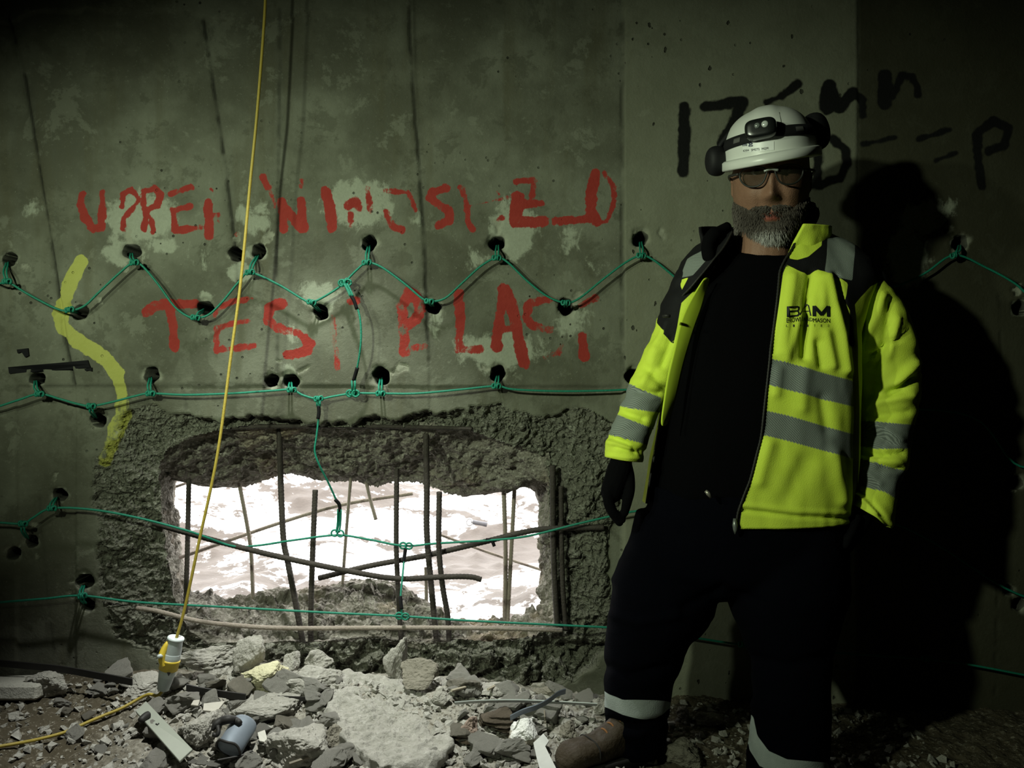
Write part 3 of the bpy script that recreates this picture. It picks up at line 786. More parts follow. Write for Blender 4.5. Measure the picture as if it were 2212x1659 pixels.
dropper([(745,611,.045),(757,634,.055),(770,660,.06),(778,690,.065),(780,730,.065),(776,770,.06),(768,815,.045),(765,848,.032)], 'green cord with two black tape wraps hanging between the two upper cords',
        [(745,611,.044),(762,850,.034)], [[(759,640,.057),(765,650,.06),(771,668,.061)],[(772,794,.052),(768,808,.047),(764,822,.042)]], [[(746,613,.046),(753,626,.052),(759,640,.057)],[(763,822,.042),(764,848,.034)]])
dropper([(687,864,.03),(688,900,.03),(684,940,.03),(680,975,.03),(690,1005,.025),(708,1040,.0),(724,1075,-.02),(733,1098,-.03),(733,1120,-.04),(728,1150,-.045)], 'green cord dangling from the middle cord down into the hole',
        [(729,1152,-.044)], [[(688,876,.03),(689,890,.03),(687,905,.03)],[(724,1079,-.02),(733,1090,-.026),(734,1104,-.03)]], [[(687,864,.03),(688,878,.03)],[(733,1100,-.03),(732,1130,-.042),(729,1150,-.045)]])
dropper([(876,1180,-.046),(873,1205,-.04),(870,1240,-.01),(866,1280,.02),(866,1305,.035),(869,1330,.042)], 'short green cord with taped ends at the lower middle of the hole',
        [(877,1179,-.046),(869,1331,.044)], [[(876,1184,-.046),(874,1200,-.042),(871,1216,-.035)],[(865,1288,.025),(866,1302,.034),(868,1316,.04)]], [])

# strips of black tape stuck on the wall
def flat_on_wall(name, poly, mat, label, cat, th=.0016):
    a = [PW(x, y, .0) for x, y in poly]; k = len(a)
    dmin = min(0, 0)
    V = [q + Vector((0, dep_at(q.x, q.z)-.0055, 0)) for q in a] + [q + Vector((0, dep_at(q.x, q.z)+.006, 0)) for q in a]
    bm = bmesh.new(); vs = [bm.verts.new(v) for v in V]
    bm.faces.new(vs[:k][::-1]); bm.faces.new(vs[k:])
    for i in range(k): bm.faces.new((vs[i], vs[(i+1)%k], vs[k+(i+1)%k], vs[k+i]))
    bmesh.ops.recalc_face_normals(bm, faces=bm.faces)
    me = bpy.data.meshes.new(name); bm.to_mesh(me); bm.free()
    o = rebase(link(name, me, mat)); return tag(o, label, cat)
flat_on_wall('tape_strip', [(16,793),(60,789),(120,784),(190,778),(193,787),(196,794),(150,799),(80,802),(18,807)], M_TAPE, 'long black tape strip stuck on the wall beside the yellow line', 'tape')
flat_on_wall('tape_scrap', [(34,755),(58,752),(60,768),(52,772),(47,764),(44,760),(36,763)], M_TAPE, 'small torn black tape scrap above the long tape strip', 'tape')
flat_on_wall('tape_scrap', [(183,797),(199,794),(199,802),(192,800),(185,801)], M_TAPE, 'tiny black tape scrap under the right end of the tape strip', 'tape')

# ------------------------------------------------------------------ hanging yellow cable with its coupler
M_CABLE = plain('yellow_cable', (.34,.26,.04), .5, .4, var=.12, scale=90, bump=.001)
M_PLUGW = plain('pale_grey_plastic', (.52,.58,.58), .4, .5, var=.06)
M_PLUGY = plain('yellow_plastic', (.62,.46,.045), .4, .5, var=.08)
M_MARK = plain('black_mark', (.02,.02,.02), .5)
top, bot = P(380,1378,2.5), P(352,1490,2.5)
cab = thing('coupled_extension_cable', 'yellow cable hanging down the wall with a white and yellow plug coupler', 'cable', bot)
child('upper_cable', MB().tube(smooth_path([P(576,-60,2.58),P(570,60,2.58),P(555,250,2.57),P(540,400,2.57),P(521,600,2.56),P(500,760,2.55),P(470,980,2.53),P(430,1170,2.52),P(400,1310,2.51),P(383,1372,2.5),top.lerp(bot,.1)], 6), .0047, 10).mesh('upper_cable'), M_CABLE, cab)
def axis_lathe(name, prof, mat, parent, a=top, b=bot, seg=24):
    prof = [(s_, r_*1.22) for s_, r_ in prof]
    d = (b-a); L = d.length; d.normalize(); u = d.cross(Vector((0,1,0))).normalized(); w = d.cross(u)
    rings = [[a + d*(L*s) + (u*math.cos(2*PI*k/seg) + w*math.sin(2*PI*k/seg))*r for k in range(seg)] for s, r in prof]
    return child(name, MB().add(loft_rings(rings)).mesh(name), mat, parent)
prof = [(-.005,.0165),(.02,.0185),(.035,.0185)]
for k in range(12): prof += [(.045+k*.021, .0168+.0003*k), (.055+k*.021, .0183+.0003*k)]
prof += [(.31,.0215),(.34,.022),(.42,.0225),(.455,.021)]
pl = axis_lathe('plug', prof, M_PLUGW, cab)
axis_lathe('cable_gland', [(-.012,.017),(-.012,.0195),(.012,.0205),(.03,.0205)], M_PLUGW, pl)
axis_lathe('collar', [(.40,.0215),(.405,.0235),(.43,.0245),(.45,.0230),(.60,.0228),(.61,.0205)], M_PLUGY, cab)
prof = [(.60,.0205),(.66,.0205),(.70,.0198),(.72,.019)]
for k in range(9): prof += [(.735+k*.027,.0190-.0005*k),(.748+k*.027,.0174-.0005*k)]
sk = axis_lathe('socket', prof+[(.985,.015),(1.0,.0125)], M_PLUGW, cab)
child('arrow_mark', mesh_np('arrow_mark', [P(360,1452,2.47),P(369,1453,2.47),P(364,1461,2.47),P(364,1452,2.4705),], None, [(0,1,2),(1,3,2)], False), M_MARK, sk)
# sprung cover flap standing open beside the collar
lv = [P(364,1385,2.49),P(360,1392,2.485),P(354,1404,2.48),P(350,1416,2.475),P(350,1430,2.475),P(354,1440,2.475)]
mb = MB(); rr = [.004,.0075,.010,.0105,.0095,.007]
pth = smooth_path(lv, 5); mb.tube(pth, list(np.interp(np.linspace(0,1,len(pth)), np.linspace(0,1,6), rr)), 10)
fl = child('cover_flap', mb.mesh('cover_flap'), M_PLUGY, cab)
child('hinge', MB().tube([P(340,1419,2.464),P(343,1418,2.461),P(347,1417,2.461),P(351,1418,2.464)], [.003,.006,.006,.003], 10).mesh('hinge'), M_PLUGW, cab)
lo = []
for (x, y) in [(352,1488),(345,1494),(325,1503),(300,1515),(262,1536),(220,1553),(185,1568),(140,1588),(85,1603),(30,1614),(-40,1626),(-120,1640)]:
    q = floor_hit(x, y+6); lo.append(Vector((q.x, q.y, floor_s(q.x, q.y)+.016)))
lo[0] = bot.copy(); lo[1] = bot + Vector((-.012,-.01,-.014)); lo[2] = lo[1].lerp(lo[3], .45)+Vector((0,0,.008))
child('lower_cable', MB().tube(smooth_path(lo, 6), .0047, 10).mesh('lower_cable'), M_CABLE, cab)
# ------------------------------------------------------------------ rubble on the floor
n = NT('rubble_concrete', .92, .18)
oi = n.node('ShaderNodeObjectInfo').outputs['Random']
a = n.noise(9, 5); b = n.noise(55, 6, .78); v = n.voro(75)
c = n.mix(a, (.38,.37,.33), (.56,.545,.49)); c = n.mix(n.step(b, .5, .72), c, (.70,.69,.64))
c = n.mix(n.math('MULTIPLY', n.step(v, .2, .05), .5), c, (.13,.12,.10))
c = n.mix(n.math('MULTIPLY', oi, .35), c, (.33,.31,.265))
n.color(c); n.bump(n.math('ADD', n.math('MULTIPLY', b, 1.5), n.math('MULTIPLY', v, .4)), .008)
M_ROCK = n.m
def tinted(name, dark, light, topcol=None):
    n = NT(name, .9, .2); a = n.noise(12, 5); b = n.noise(70, 5, .7)
    c = n.mix(a, dark, light)
    if topcol:
        sx = n.node('ShaderNodeSeparateXYZ'); n.set(sx.inputs[0], n.coord())
        f = n.step(n.math('ADD', sx.outputs[2], n.math('MULTIPLY', a, .05)), .030, .033); c = n.mix(f, c, topcol)
    n.color(c); n.bump(b, .006); return n.m
M_RYEL = tinted('yellow_stained_concrete', (.46,.44,.28), (.64,.61,.42))
M_RRED = tinted('reddish_stone', (.26,.195,.16), (.36,.28,.235))
M_RWHT = tinted('concrete_with_white_paint', (.25,.23,.19), (.36,.33,.27), (.80,.80,.77))
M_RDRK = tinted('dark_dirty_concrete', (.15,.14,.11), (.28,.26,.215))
def ico(sub):
    bm = bmesh.new(); bmesh.ops.create_icosphere(bm, subdivisions=sub, radius=1)
    V = np.array([v.co[:] for v in bm.verts]); T = np.array([[v.index for v in f.verts] for f in bm.faces]); bm.free()
    return V, T
ICO = {k: ico(k) for k in (1, 2, 3, 4, 5)}
def hull_np(seed, npts, boxy):
    rs = np.random.RandomState(seed); d = rs.randn(npts, 3); d /= np.linalg.norm(d, axis=1, keepdims=True)
    m = np.abs(d).max(1, keepdims=True); d = (d*(1-boxy) + d/m*boxy*.85)*(.86+.14*rs.rand(npts,1))
    bm = bmesh.new()
    for p in d: bm.verts.new(p)
    bmesh.ops.convex_hull(bm, input=bm.verts[:])
    bmesh.ops.delete(bm, geom=[v for v in bm.verts if not v.link_faces], context='VERTS')
    bmesh.ops.recalc_face_normals(bm, faces=bm.faces[:])
    return bm
def bm_np(bm):
    bm.verts.index_update(); V = np.array([v.co[:] for v in bm.verts]); T = np.array([[v.index for v in f.verts] for f in bm.faces]); return V, T
def rock_mesh(seed, dims, sub=4, cuts=14, rough=.05, boxy=.0, fine=.02, name='rubble', sharp=.82):
    """broken concrete lump: an angular hull whose faces are torn by noise; bbox = dims"""
    bm = hull_np(seed, max(8, cuts), boxy)
    if sub >= 3:
        bmesh.ops.bevel(bm, geom=bm.edges[:], offset=.05, segments=1, affect='EDGES')
        bmesh.ops.triangulate(bm, faces=bm.faces[:])
        for k in range(6):
            lim = .55*.62**k + .03
            lim = max(lim, {3: .26, 4: .07, 5: .05}[sub])
            long = [e for e in bm.edges if e.calc_length() > lim]
            if not long: break
            bmesh.ops.subdivide_edges(bm, edges=long, cuts=1); bmesh.ops.triangulate(bm, faces=[f for f in bm.faces if len(f.verts) > 3])
        bm.normal_update()
        N = np.array([v.normal[:] for v in bm.verts]); V, T = bm_np(bm); off = np.random.RandomState(seed).rand(3)*50
        V = V + N*(rough*.8*fbm(V+off, 2.6, 3, seed) + fine*fbm(V+off, 9, 3, seed+5) + .018*fbm(V+off, 22, 1, seed+9))[:,None]
    else:
        bmesh.ops.triangulate(bm, faces=bm.faces[:]); V, T = bm_np(bm)
    bm.free()
    lo, hi = V.min(0), V.max(0); V = (V-(lo+hi)/2)/(hi-lo)*np.array(dims)
    return V, T
def place_rock(px0, px1, py0, py1, seed, label, mat=None, sub=4, depth=None, cuts=14, boxy=.3, rough=.09, fine=.035, rot=(0,0,0), Y=None, name='concrete_chunk', cat='rubble', lift=0.0, group='large lumps of broken concrete', sharp=.82):
    b = floor_hit((px0+px1)/2, py1)
    Yc = Y if Y else b.y
    w = (px1-px0)/FPX*Yc; hh = (py1-py0)/FPX*Yc
    d = depth if depth else (w+hh)*.42
    c = P((px0+px1)/2, (py0+py1)/2, Yc + (0 if Y else d*.4))
    V, T = rock_mesh(seed, (1,1,1), sub, cuts, rough, boxy, fine, sharp=sharp)
    R = np.array(Matrix.Rotation(rot[2],3,'Z') @ Matrix.Rotation(rot[1],3,'Y') @ Matrix.Rotation(rot[0],3,'X'))
    # fit the turned lump to the size it has in the place
    A = np.diag([w, d, hh])
    U = V @ A.T @ R.T
    sc = np.array([w, d, hh])/(U.max(0)-U.min(0)); U = U*sc
    me = mesh_np(name, U, None, T, smooth=False)
    o = link(name, me, mat or M_ROCK)
    zlow = c.z - hh/2
    o.location = c + Vector((0,0,lift))
    rebase_obj = o
    return tag(o, label, cat, group)
def fh(px, py, h):
    """point seen at a pixel, h above the floor"""
    Y = 2.5
    for _ in range(60):
        q = P(px, py, Y); e = q.z - floor_s(q.x, q.y) - h
        Y = min(max(Y + e/((py-829.5)/FPX)*.5, 1.2), 3.0)
    return P(px, py, Y)
place_rock(258,432,1462,1512,11,'flat pale slab under the white and yellow coupler',depth=.17,boxy=.5,rot=(.1,0,.2))
place_rock(500,578,1374,1462,12,'tall pale lump leaning on the broken sill left of the kinked rebar',depth=.09,boxy=.4,rot=(0,.35,0))
place_rock(520,622,1428,1504,13,'flat yellow stained lump below the sill',M_RYEL,depth=.12,boxy=.5,rot=(.5,-.35,0))
place_rock(440,505,1420,1470,14,'rough lump left of the yellow stained one',depth=.10)
place_rock(612,648,1406,1456,15,'narrow pointed lump right above the yellow stained one',depth=.06)
place_rock(600,738,1438,1508,16,'wide pale lump at the left end of the big slab',depth=.14,boxy=.4)
def slab_chunk(top, th, seed, label, mat=None, res=.008, amp=.012):
    """broken slab: polygon of (px, py, Y) as its upper face, thickness th"""
    q = np.array([P(*t)[:] for t in top]); c0 = q.mean(0)
    u_, s_, vt = np.linalg.svd(q-c0); e1, e2 = vt[0], vt[1]; nn = np.cross(e1, e2); nn *= np.sign(nn[2])
    a2 = (q-c0) @ np.stack([e1, e2], 1)
    mb = MB(); ang_ = np.linspace(-PI, PI, 180, endpoint=False)
    out = radial(a2, ang_, np.zeros(2)); rings = []
    for k, d in ([(r_, 0) for r_ in np.linspace(.02,.97,34)] + [(1.0,.004)] + [(1.005,th*.2),(1.0,th*.4),(.99,th*.6),(.97,th*.8),(.93,th),(.5,th),(.05,th)]):
        rings.append([Vector(c0 + e1*o[0]*k + e2*o[1]*k - nn*d) for o in out])
    me = apply_mods(mb.add(loft_rings(rings)).mesh('slab'), [('SUBSURF', dict(levels=1, render_levels=1))])
    v = verts_np(me); N = normals_np(me)
    if ((v-c0)*N).sum(1).mean() < 0: me.flip_normals(); N = -N
    v = v + N*(amp*fbm(v, 14, 4, seed) + amp*.6*fbm(v, 50, 3, seed+3))[:,None]
    set_verts(me, v)
    o = rebase(link('concrete_slab', me, mat or M_ROCK)); return tag(o, label, 'rubble', 'large lumps of broken concrete')
slab_chunk([(745,1442,2.64),(830,1455,2.63),(935,1480,2.60),(968,1512,2.52),(982,1562,2.40),(978,1602,2.29),(930,1648,2.17),(820,1650,2.16),(740,1595,2.27),(712,1545,2.38),(703,1500,2.5)], .11, 17, 'largest concrete slab, tilted toward the camera in the middle of the heap')
place_rock(862,948,1426,1482,18,'dark square faced block on top of the big slab',M_RDRK,depth=.09,boxy=.7,cuts=7,Y=2.56)
place_rock(828,880,1374,1478,19,'upright pale piece standing behind the dark square block',depth=.07,boxy=.5,Y=2.64)
place_rock(488,660,1498,1572,20,'long layered lump left of the big slab',depth=.15,boxy=.3,rough=.07,rot=(0,-.15,0))
place_rock(572,720,1558,1668,21,'large rough lump at the bottom below the layered one',depth=.2,boxy=.4)
place_rock(384,476,1538,1622,22,'crumbly lump between the metal plate and the bent duct',depth=.12)
place_rock(383,424,1508,1546,23,'small angular lump behind the upper end of the metal plate',depth=.06)
place_rock(983,1042,1548,1612,24,'flat reddish stone right of the big slab',M_RRED,depth=.06,boxy=.6,rot=(.3,.3,0),cuts=8)
place_rock(1094,1164,1548,1622,25,'round lump with white paint on its top',M_RWHT,depth=.10)
place_rock(1034,1096,1592,1640,26,'dark pointed lump below the wood block',M_RDRK,depth=.07)
place_rock(1050,1164,1618,1646,27,'thin flat lump lying below the white painted one',depth=.06,boxy=.6)
place_rock(905,972,1606,1656,28,'grey lump at the lower right of the big slab',depth=.08)
place_rock(1150,1226,1484,1512,29,'dirt crusted lump under the tip of the bent strap',M_RDRK,depth=.06)
place_rock(1280,1312,1504,1548,30,'small upright stone at the right end of the flat strap',depth=.05,boxy=.2)
place_rock(384,520,1396,1446,31,'broad lump under the left corner of the hole',depth=.10,boxy=.4,Y=2.66)
place_rock(655,720,1404,1446,32,'grey lump at the foot of the two left rebars',depth=.07,Y=2.66)
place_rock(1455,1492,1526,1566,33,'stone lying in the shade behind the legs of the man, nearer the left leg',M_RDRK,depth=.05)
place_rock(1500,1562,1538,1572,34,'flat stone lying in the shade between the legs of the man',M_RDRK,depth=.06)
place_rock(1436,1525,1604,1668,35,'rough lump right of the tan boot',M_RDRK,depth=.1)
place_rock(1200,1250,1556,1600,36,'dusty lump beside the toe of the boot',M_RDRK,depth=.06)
place_rock(60,150,1452,1512,37,'pale broken end of the beam at the left edge',depth=.08,boxy=.5)
place_rock(700,742,1566,1626,38,'dark wedge at the lower left corner of the big slab',M_RDRK,depth=.06,boxy=.4)
place_rock(1010,1110,1478,1512,39,'low flat lump lying behind the flat strap',depth=.08,boxy=.4)
place_rock(930,975,1494,1530,40,'small lump at the right shoulder of the big slab',depth=.05)
place_rock(470,540,1560,1600,41,'low lump under the bent duct',M_RDRK,depth=.06)
# smaller fragments, each a thing of its own
rs = np.random.RandomState(77)
FR = []
for k in range(16):
    V, T = rock_mesh(200+k, (1, .7+.4*rs.rand(), .45+.35*rs.rand()), 3, 9+rs.randint(5), .07, .3, .03)
    me = mesh_np('concrete_fragment', V, None, T, smooth=False); me.materials.append(M_ROCK if k % 8 else M_RDRK); FR.append(me)
LAND = [(345,1487,'the slab under the coupler'), (350,1580,'the grey steel plate'), (515,1590,'the bent duct'), (462,1526,'the flat beige tile'), (570,1466,'the yellow stained lump'), (668,1472,'the wide pale lump'),
        (575,1535,'the long layered lump'), (646,1612,'the large bottom lump'), (850,1540,'the largest slab'), (905,1455,'the dark square block'), (1012,1580,'the reddish stone'), (1072,1555,'the splintered wood block'),
        (1130,1585,'the white painted lump'), (1135,1520,'the long pale strap'), (1065,1615,'the dark pointed lump'), (1180,1625,'the white board scrap'), (938,1630,'the lump at the slab corner'), (1295,1525,'the upright stone'),
        (200,1550,'the yellow cable'), (105,1482,'the broken beam end'), (430,1580,'the crumbly lump'), (1060,1495,'the low flat lump'), (470,1445,'the sill lump'), (800,1655,'the largest slab edge'), (1250,1600,'the tan boot')]
cnt = 0; FRAGS = []
while cnt < 285:
    px = rs.uniform(120, 1330); py = rs.uniform(1462, 1668)
    if px < 330 and py > 1500 and rs.rand() < .75: continue
    if px > 1180 and py > 1530 and rs.rand() < .7: continue
    if 740 < px < 975 and 1450 < py < 1640: continue
    q = floor_hit(px, py)
    if q.y > 2.72: continue
    s = (9 + 58*rs.rand()**3.0)/FPX*q.y*1.15
    o = bpy.data.objects.new('concrete_fragment', FR[rs.randint(16)]); COL.objects.link(o)
    o.location = (q.x, q.y, floor_s(q.x, q.y) + s*.28)
    o.rotation_euler = (rs.uniform(-.5,.5), rs.uniform(-.5,.5), rs.uniform(0, 6.28)); o.scale = (s, s, s*.9)
    lx, ly, nm = min(LAND, key=lambda l: (l[0]-px)**2 + 2.2*(l[1]-py)**2)
    side = ('left of' if px < lx else 'right of') if abs(px-lx) > 1.3*abs(py-ly) else ('in front of' if py > ly else 'behind')
    wpx_f = s*FPX/q.y
    size = 'tiny' if wpx_f < 13 else 'small' if wpx_f < 22 else 'fist sized' if wpx_f < 40 else 'large angular'
    tone = 'dark grey' if o.data.materials[0] == M_RDRK else 'pale'
    tag(o, '%s %s concrete fragment %s %s' % (size, tone, side, nm), 'rubble', 'small concrete fragments on the floor')
    FRAGS.append((o, (lx-px)**2 + 2.2*(ly-py)**2))
    cnt += 1
by_label = {}
for o, d_ in FRAGS: by_label.setdefault(o['label'], []).append((d_, o))
ORD = ['nearest', 'second nearest', 'third nearest', 'fourth nearest', 'fifth nearest', 'sixth nearest', 'seventh nearest', 'eighth nearest', 'ninth nearest', 'farthest']
for lab, lst in by_label.items():
    if len(lst) > 1:
        for k, (d_, o) in enumerate(sorted(lst, key=lambda t: t[0])): o['label'] = lab + ', ' + ORD[min(k, 9)]
# gravel and crumbs too many to count
GHS = [rock_mesh(400+k, (2,2,2), 1, 8, 0, .2) for k in range(14)]
GV, GT = [], []; base = 0
NG = 9000
gxs = rs.uniform(-1.75, 1.2, NG); gys = 1.95 + .74*rs.rand(NG)**.75
keepg = rs.rand(NG) < (0.35 + .65*sstep(-1.3,-.8,gxs)*sstep(.45,.1,gxs))
keepg &= gys < wall_y(gxs) - .06
gxs, gys = gxs[keepg], gys[keepg]; gzs = floor_z(gxs, gys)
for x, y, z in zip(gxs, gys, gzs):
    s = .003 + .012*rs.rand()**2.5
    V0, T0 = GHS[rs.randint(14)]
    V = V0*np.array([s, s*(.6+.5*rs.rand()), s*.7])
    a = rs.rand()*6.28; ca, sa = math.cos(a), math.sin(a)
    V = np.stack([V[:,0]*ca-V[:,1]*sa+x, V[:,0]*sa+V[:,1]*ca+y, V[:,2]+z+s*.6], 1)
    GV.append(V); GT.append(T0+base); base += len(V0)
tag(link('gravel', mesh_np('gravel', np.concatenate(GV), None, np.concatenate(GT), smooth=False), M_ROCK), 'fine gravel and crumbs of concrete strewn over the floor', 'gravel', kind='stuff')

# ------------------------------------------------------------------ scrap on the floor
M_PLATE = plain('painted_grey_steel', (.28,.30,.255), .6, .3, .2, var=.12, scale=14)
M_BLUE = plain('bluish_grey_metal', (.17,.20,.235), .6, .3, .3, var=.15, scale=25)
M_DARK = plain('dark_iron', (.025,.024,.022), .6, .4, .3)
M_WOODD = None
def prism(name, quad, th, mat, parent=None):
    """flat piece with the given top corners (world points) and a thickness downwards along its normal"""
    quad = [Vector(q) for q in quad]; k = len(quad)
    nn = (quad[1]-quad[0]).cross(quad[2]-quad[0]).normalized()
    if nn.z < 0: nn = -nn
    bm = bmesh.new(); t = [bm.verts.new(q) for q in quad]; b = [bm.verts.new(q-nn*th) for q in quad]
    bm.faces.new(t); bm.faces.new(b[::-1])
    for i in range(k): bm.faces.new((t[i], t[(i+1)%k], b[(i+1)%k], b[i]))
    bmesh.ops.recalc_face_normals(bm, faces=bm.faces)
    bmesh.ops.bevel(bm, geom=bm.edges[:], offset=th*.15, segments=1, affect='EDGES')
    me = bpy.data.meshes.new(name); bm.to_mesh(me); bm.free()
    return child(name, me, mat, parent) if parent else rebase(link(name, me, mat))
def fpt(px, py, up): 
    q = floor_hit(px, py); return Vector((q.x, q.y, q.z)) if not up else P(px, py, floor_hit(px, py + up*FPX/2.4).y)
A, B, C, D = fh(293,1536,.05), fh(315,1514,.05), fh(416,1618,.06), fh(388,1644,.06)
def onp(px, py, e):
    nn = (B-A).cross(C-A).normalized(); d = P(px,py,1)-Vector((0,0,CZ)); t = (A-Vector((0,0,CZ))).dot(nn)/d.dot(nn)
    return Vector((0,0,CZ)) + d*(t-e)
t = tag(prism('steel_plate', [A,B,C,D], .007, M_PLATE), 'flat grey steel plate with a bolt lug, lying across the dirt at lower left', 'plate')
child('bolt_lug', MB().tube(smooth_path([onp(302,1560,.008),onp(309,1552,.012),onp(316,1546,.012),onp(322,1543,.008)],3), [.006]+[.0105]*8+[.007], 10).mesh('bolt_lug'), M_DARK, t)
child('slot', MB().tube([onp(337,1564,.001),onp(340,1566,.001),onp(343,1563,.001)], .0025, 6).mesh('slot'), M_DARK, t)
tag(prism('tile_fragment', [fh(440,1519,0.045),fh(486,1514,0.045),fh(468,1537,0.045),fh(438,1534,0.045)], .006, plain('beige_tile', (.42,.40,.35), .5)), 'small flat beige tile fragment right of the steel plate', 'tile')
tag(prism('tile_fragment', [fh(418,1512,0.045),fh(432,1511,0.045),fh(428,1524,0.045),fh(412,1522,0.045)], .006, plain('beige_tile_b', (.38,.36,.31), .5)), 'tiny beige tile fragment behind the small flat one', 'tile')
tag(prism('tile_fragment', [fh(556,1582,0.045),fh(572,1576,0.045),fh(580,1604,0.045),fh(560,1600,0.045)], .006, plain('pale_tile', (.48,.47,.42), .5)), 'pale triangular shard right of the bent duct', 'tile')
# pale beam end at the left edge, dark flat bars
tag(prism('concrete_beam', [P(-60,1462,2.62),P(85,1457,2.64),P(118,1462,2.58),P(80,1480,2.5),P(-60,1480,2.5)], .045, tinted('pale_concrete', (.42,.41,.36), (.55,.54,.48))), 'pale broken concrete beam at the left edge under the black bar', 'beam')
def strip(name, pts, wpx_, th, mat, label, cat='strap', tilt=0.0, lift_=.035):
    path = smooth_path([fh(p[0], p[1], lift_) for p in pts], 6); w = wpx_/FPX*pts[0][2]/2
    V, Q = [], []
    for q in path:
        V += [q+Vector((0,-w*math.sin(tilt),w*math.cos(tilt))), q+Vector((0,w*math.sin(tilt),-w*math.cos(tilt)))]
        V += [V[-1]+Vector((0,th*math.cos(tilt),th*math.sin(tilt))), V[-2]+Vector((0,th*math.cos(tilt),th*math.sin(tilt)))]
    for i in range(len(path)-1):
        for k in range(4):
            k2 = (k+1)%4; Q.append((4*i+k,4*i+k2,4*i+4+k2,4*i+4+k))
    Q += [(3,2,1,0), (4*len(path)-4,4*len(path)-3,4*len(path)-2,4*len(path)-1)]
    o = rebase(link(name, mesh_np(name, V, Q, smooth=False), mat)); return tag(o, label, cat)
strip('black_flat_bar', [(-60,1428,2.60),(40,1437,2.60),(130,1446,2.59),(210,1460,2.57),(285,1474,2.54)], 14, .006, M_DARK, 'long black flat bar along the foot of the wall at left', 'bar', lift_=.075)
strip('black_flat_bar', [(402,1486,2.58),(440,1494,2.57),(500,1503,2.56),(530,1507,2.56)], 14, .006, M_DARK, 'black flat bar sticking out right of the coupler slab', 'bar')
strip('black_flat_bar', [(575,1507,2.55),(640,1510,2.55),(690,1511,2.55)], 9, .005, M_DARK, 'short black flat bar end left of the big slab', 'bar')
strip('steel_strap', [(982,1520,2.50),(1040,1516,2.51),(1120,1515,2.52),(1200,1518,2.52),(1290,1523,2.52)], 15, .003, plain('greenish_strap', (.42,.46,.43), .5, .4, .2), 'long pale greenish flat strap lying level right of the big slab', tilt=.9, lift_=.06)
ks = strip('steel_strap', [(1102,1552,2.42),(1130,1538,2.44),(1160,1528,2.46),(1185,1515,2.47),(1205,1500,2.49),(1222,1494,2.5)], 20, .003, M_BLUE, 'bluish bent strap crossing over the long pale strap', tilt=.7, lift_=.085)
child('nail', MB().tube([fh(1120,1546,.07),fh(1122,1540,.085),fh(1124,1535,.095)], .0016, 6).mesh('nail'), M_DARK, ks)
# dark splintered wood block
n = NT('charred_wood', .9, .2); w = n.noise(18, 5, .6, vec=n.coord((1,1,7))); n.color(n.mix(w, (.022,.017,.012), (.12,.098,.072))); n.bump(w, .01); M_WOOD = n.m
V, T = rock_mesh(301, (1,1,1), 4, 6, .02, .85, .0, sharp=.98)
c = P(1072,1555,2.42); V = V*np.array([.10,.09,.062]); V[:,2] += .004*np.sin(V[:,2]*900)*0
V += np.array([0,.006,0])*np.sin(V[:,2:3]*520)
me = mesh_np('wood_block', V @ np.array(Matrix.Rotation(.12,3,'Y')).T, None, T); o = link('wood_block', me, M_WOOD); o.location = c
tag(o, 'dark splintered wood block between the reddish stone and the bent strap', 'wood')
for pts, lab in (([(975,1492,2.56),(1006,1484,2.58)],'pale wood splinter at the right shoulder of the big slab'), ([(1054,1489,2.56),(1072,1480,2.57)],'short pale wood splinter by the foot of the wall'),
                 ([(625,1650,2.20),(665,1636,2.23),(700,1622,2.25)],'grey wood splinter at the bottom below the layered lump'), ([(1176,1535,2.45),(1178,1562,2.40)],'thin brown stick standing in the dirt right of the bent strap'),
                 ([(470,1642,2.2),(520,1632,2.22),(546,1622,2.23)],'crooked wire lying in front of the bent duct')):
    pth = [fh(p[0], p[1], .04) for p in pts]
    o = rebase(link('wood_splinter' if 'wire' not in lab else 'bent_wire', MB().tube(smooth_path(pth, 4), .0045 if 'thin' not in lab and 'wire' not in lab else .0025, 5).mesh('wood_splinter', False), plain('pale_wood', (.38,.34,.26), .8) if 'pale' in lab else M_DARK if 'wire' in lab else plain('grey_wood', (.2,.18,.14), .8)))
    tag(o, lab, 'stick' if 'wire' not in lab else 'wire')
# white plastic sheet scrap by the boot
tag(prism('white_board_scrap', [fh(1152,1604,0.04),fh(1174,1584,0.04),fh(1186,1600,0.04),fh(1178,1612,0.04),fh(1206,1668,0.04),fh(1168,1668,0.04),fh(1160,1640,0.04)], .004, plain('white_board', (.55,.56,.53), .6)), 'white board scrap lying left of the boot toe', 'board')
# white pipe end
o = thing('white_pipe_end', 'white plastic pipe end poking out left of the big slab', 'pipe', P(682,1506,2.5))
pa, pb = P(672,1507,2.48), P(700,1503,2.50)
child('tube', MB().tube([pa.lerp(pb, t) for t in np.linspace(0,1,6)], .0125, 14).mesh('tube'), plain('white_plastic', (.62,.62,.58), .45, .5), o)
child('rim', MB().tube([pa + Vector((-.001, .0125*math.cos(a), .0125*math.sin(a))) for a in np.linspace(0, 2*PI, 17)], .0028, 6).mesh('rim'), plain('white_plastic_rim', (.55,.55,.5), .45), o)
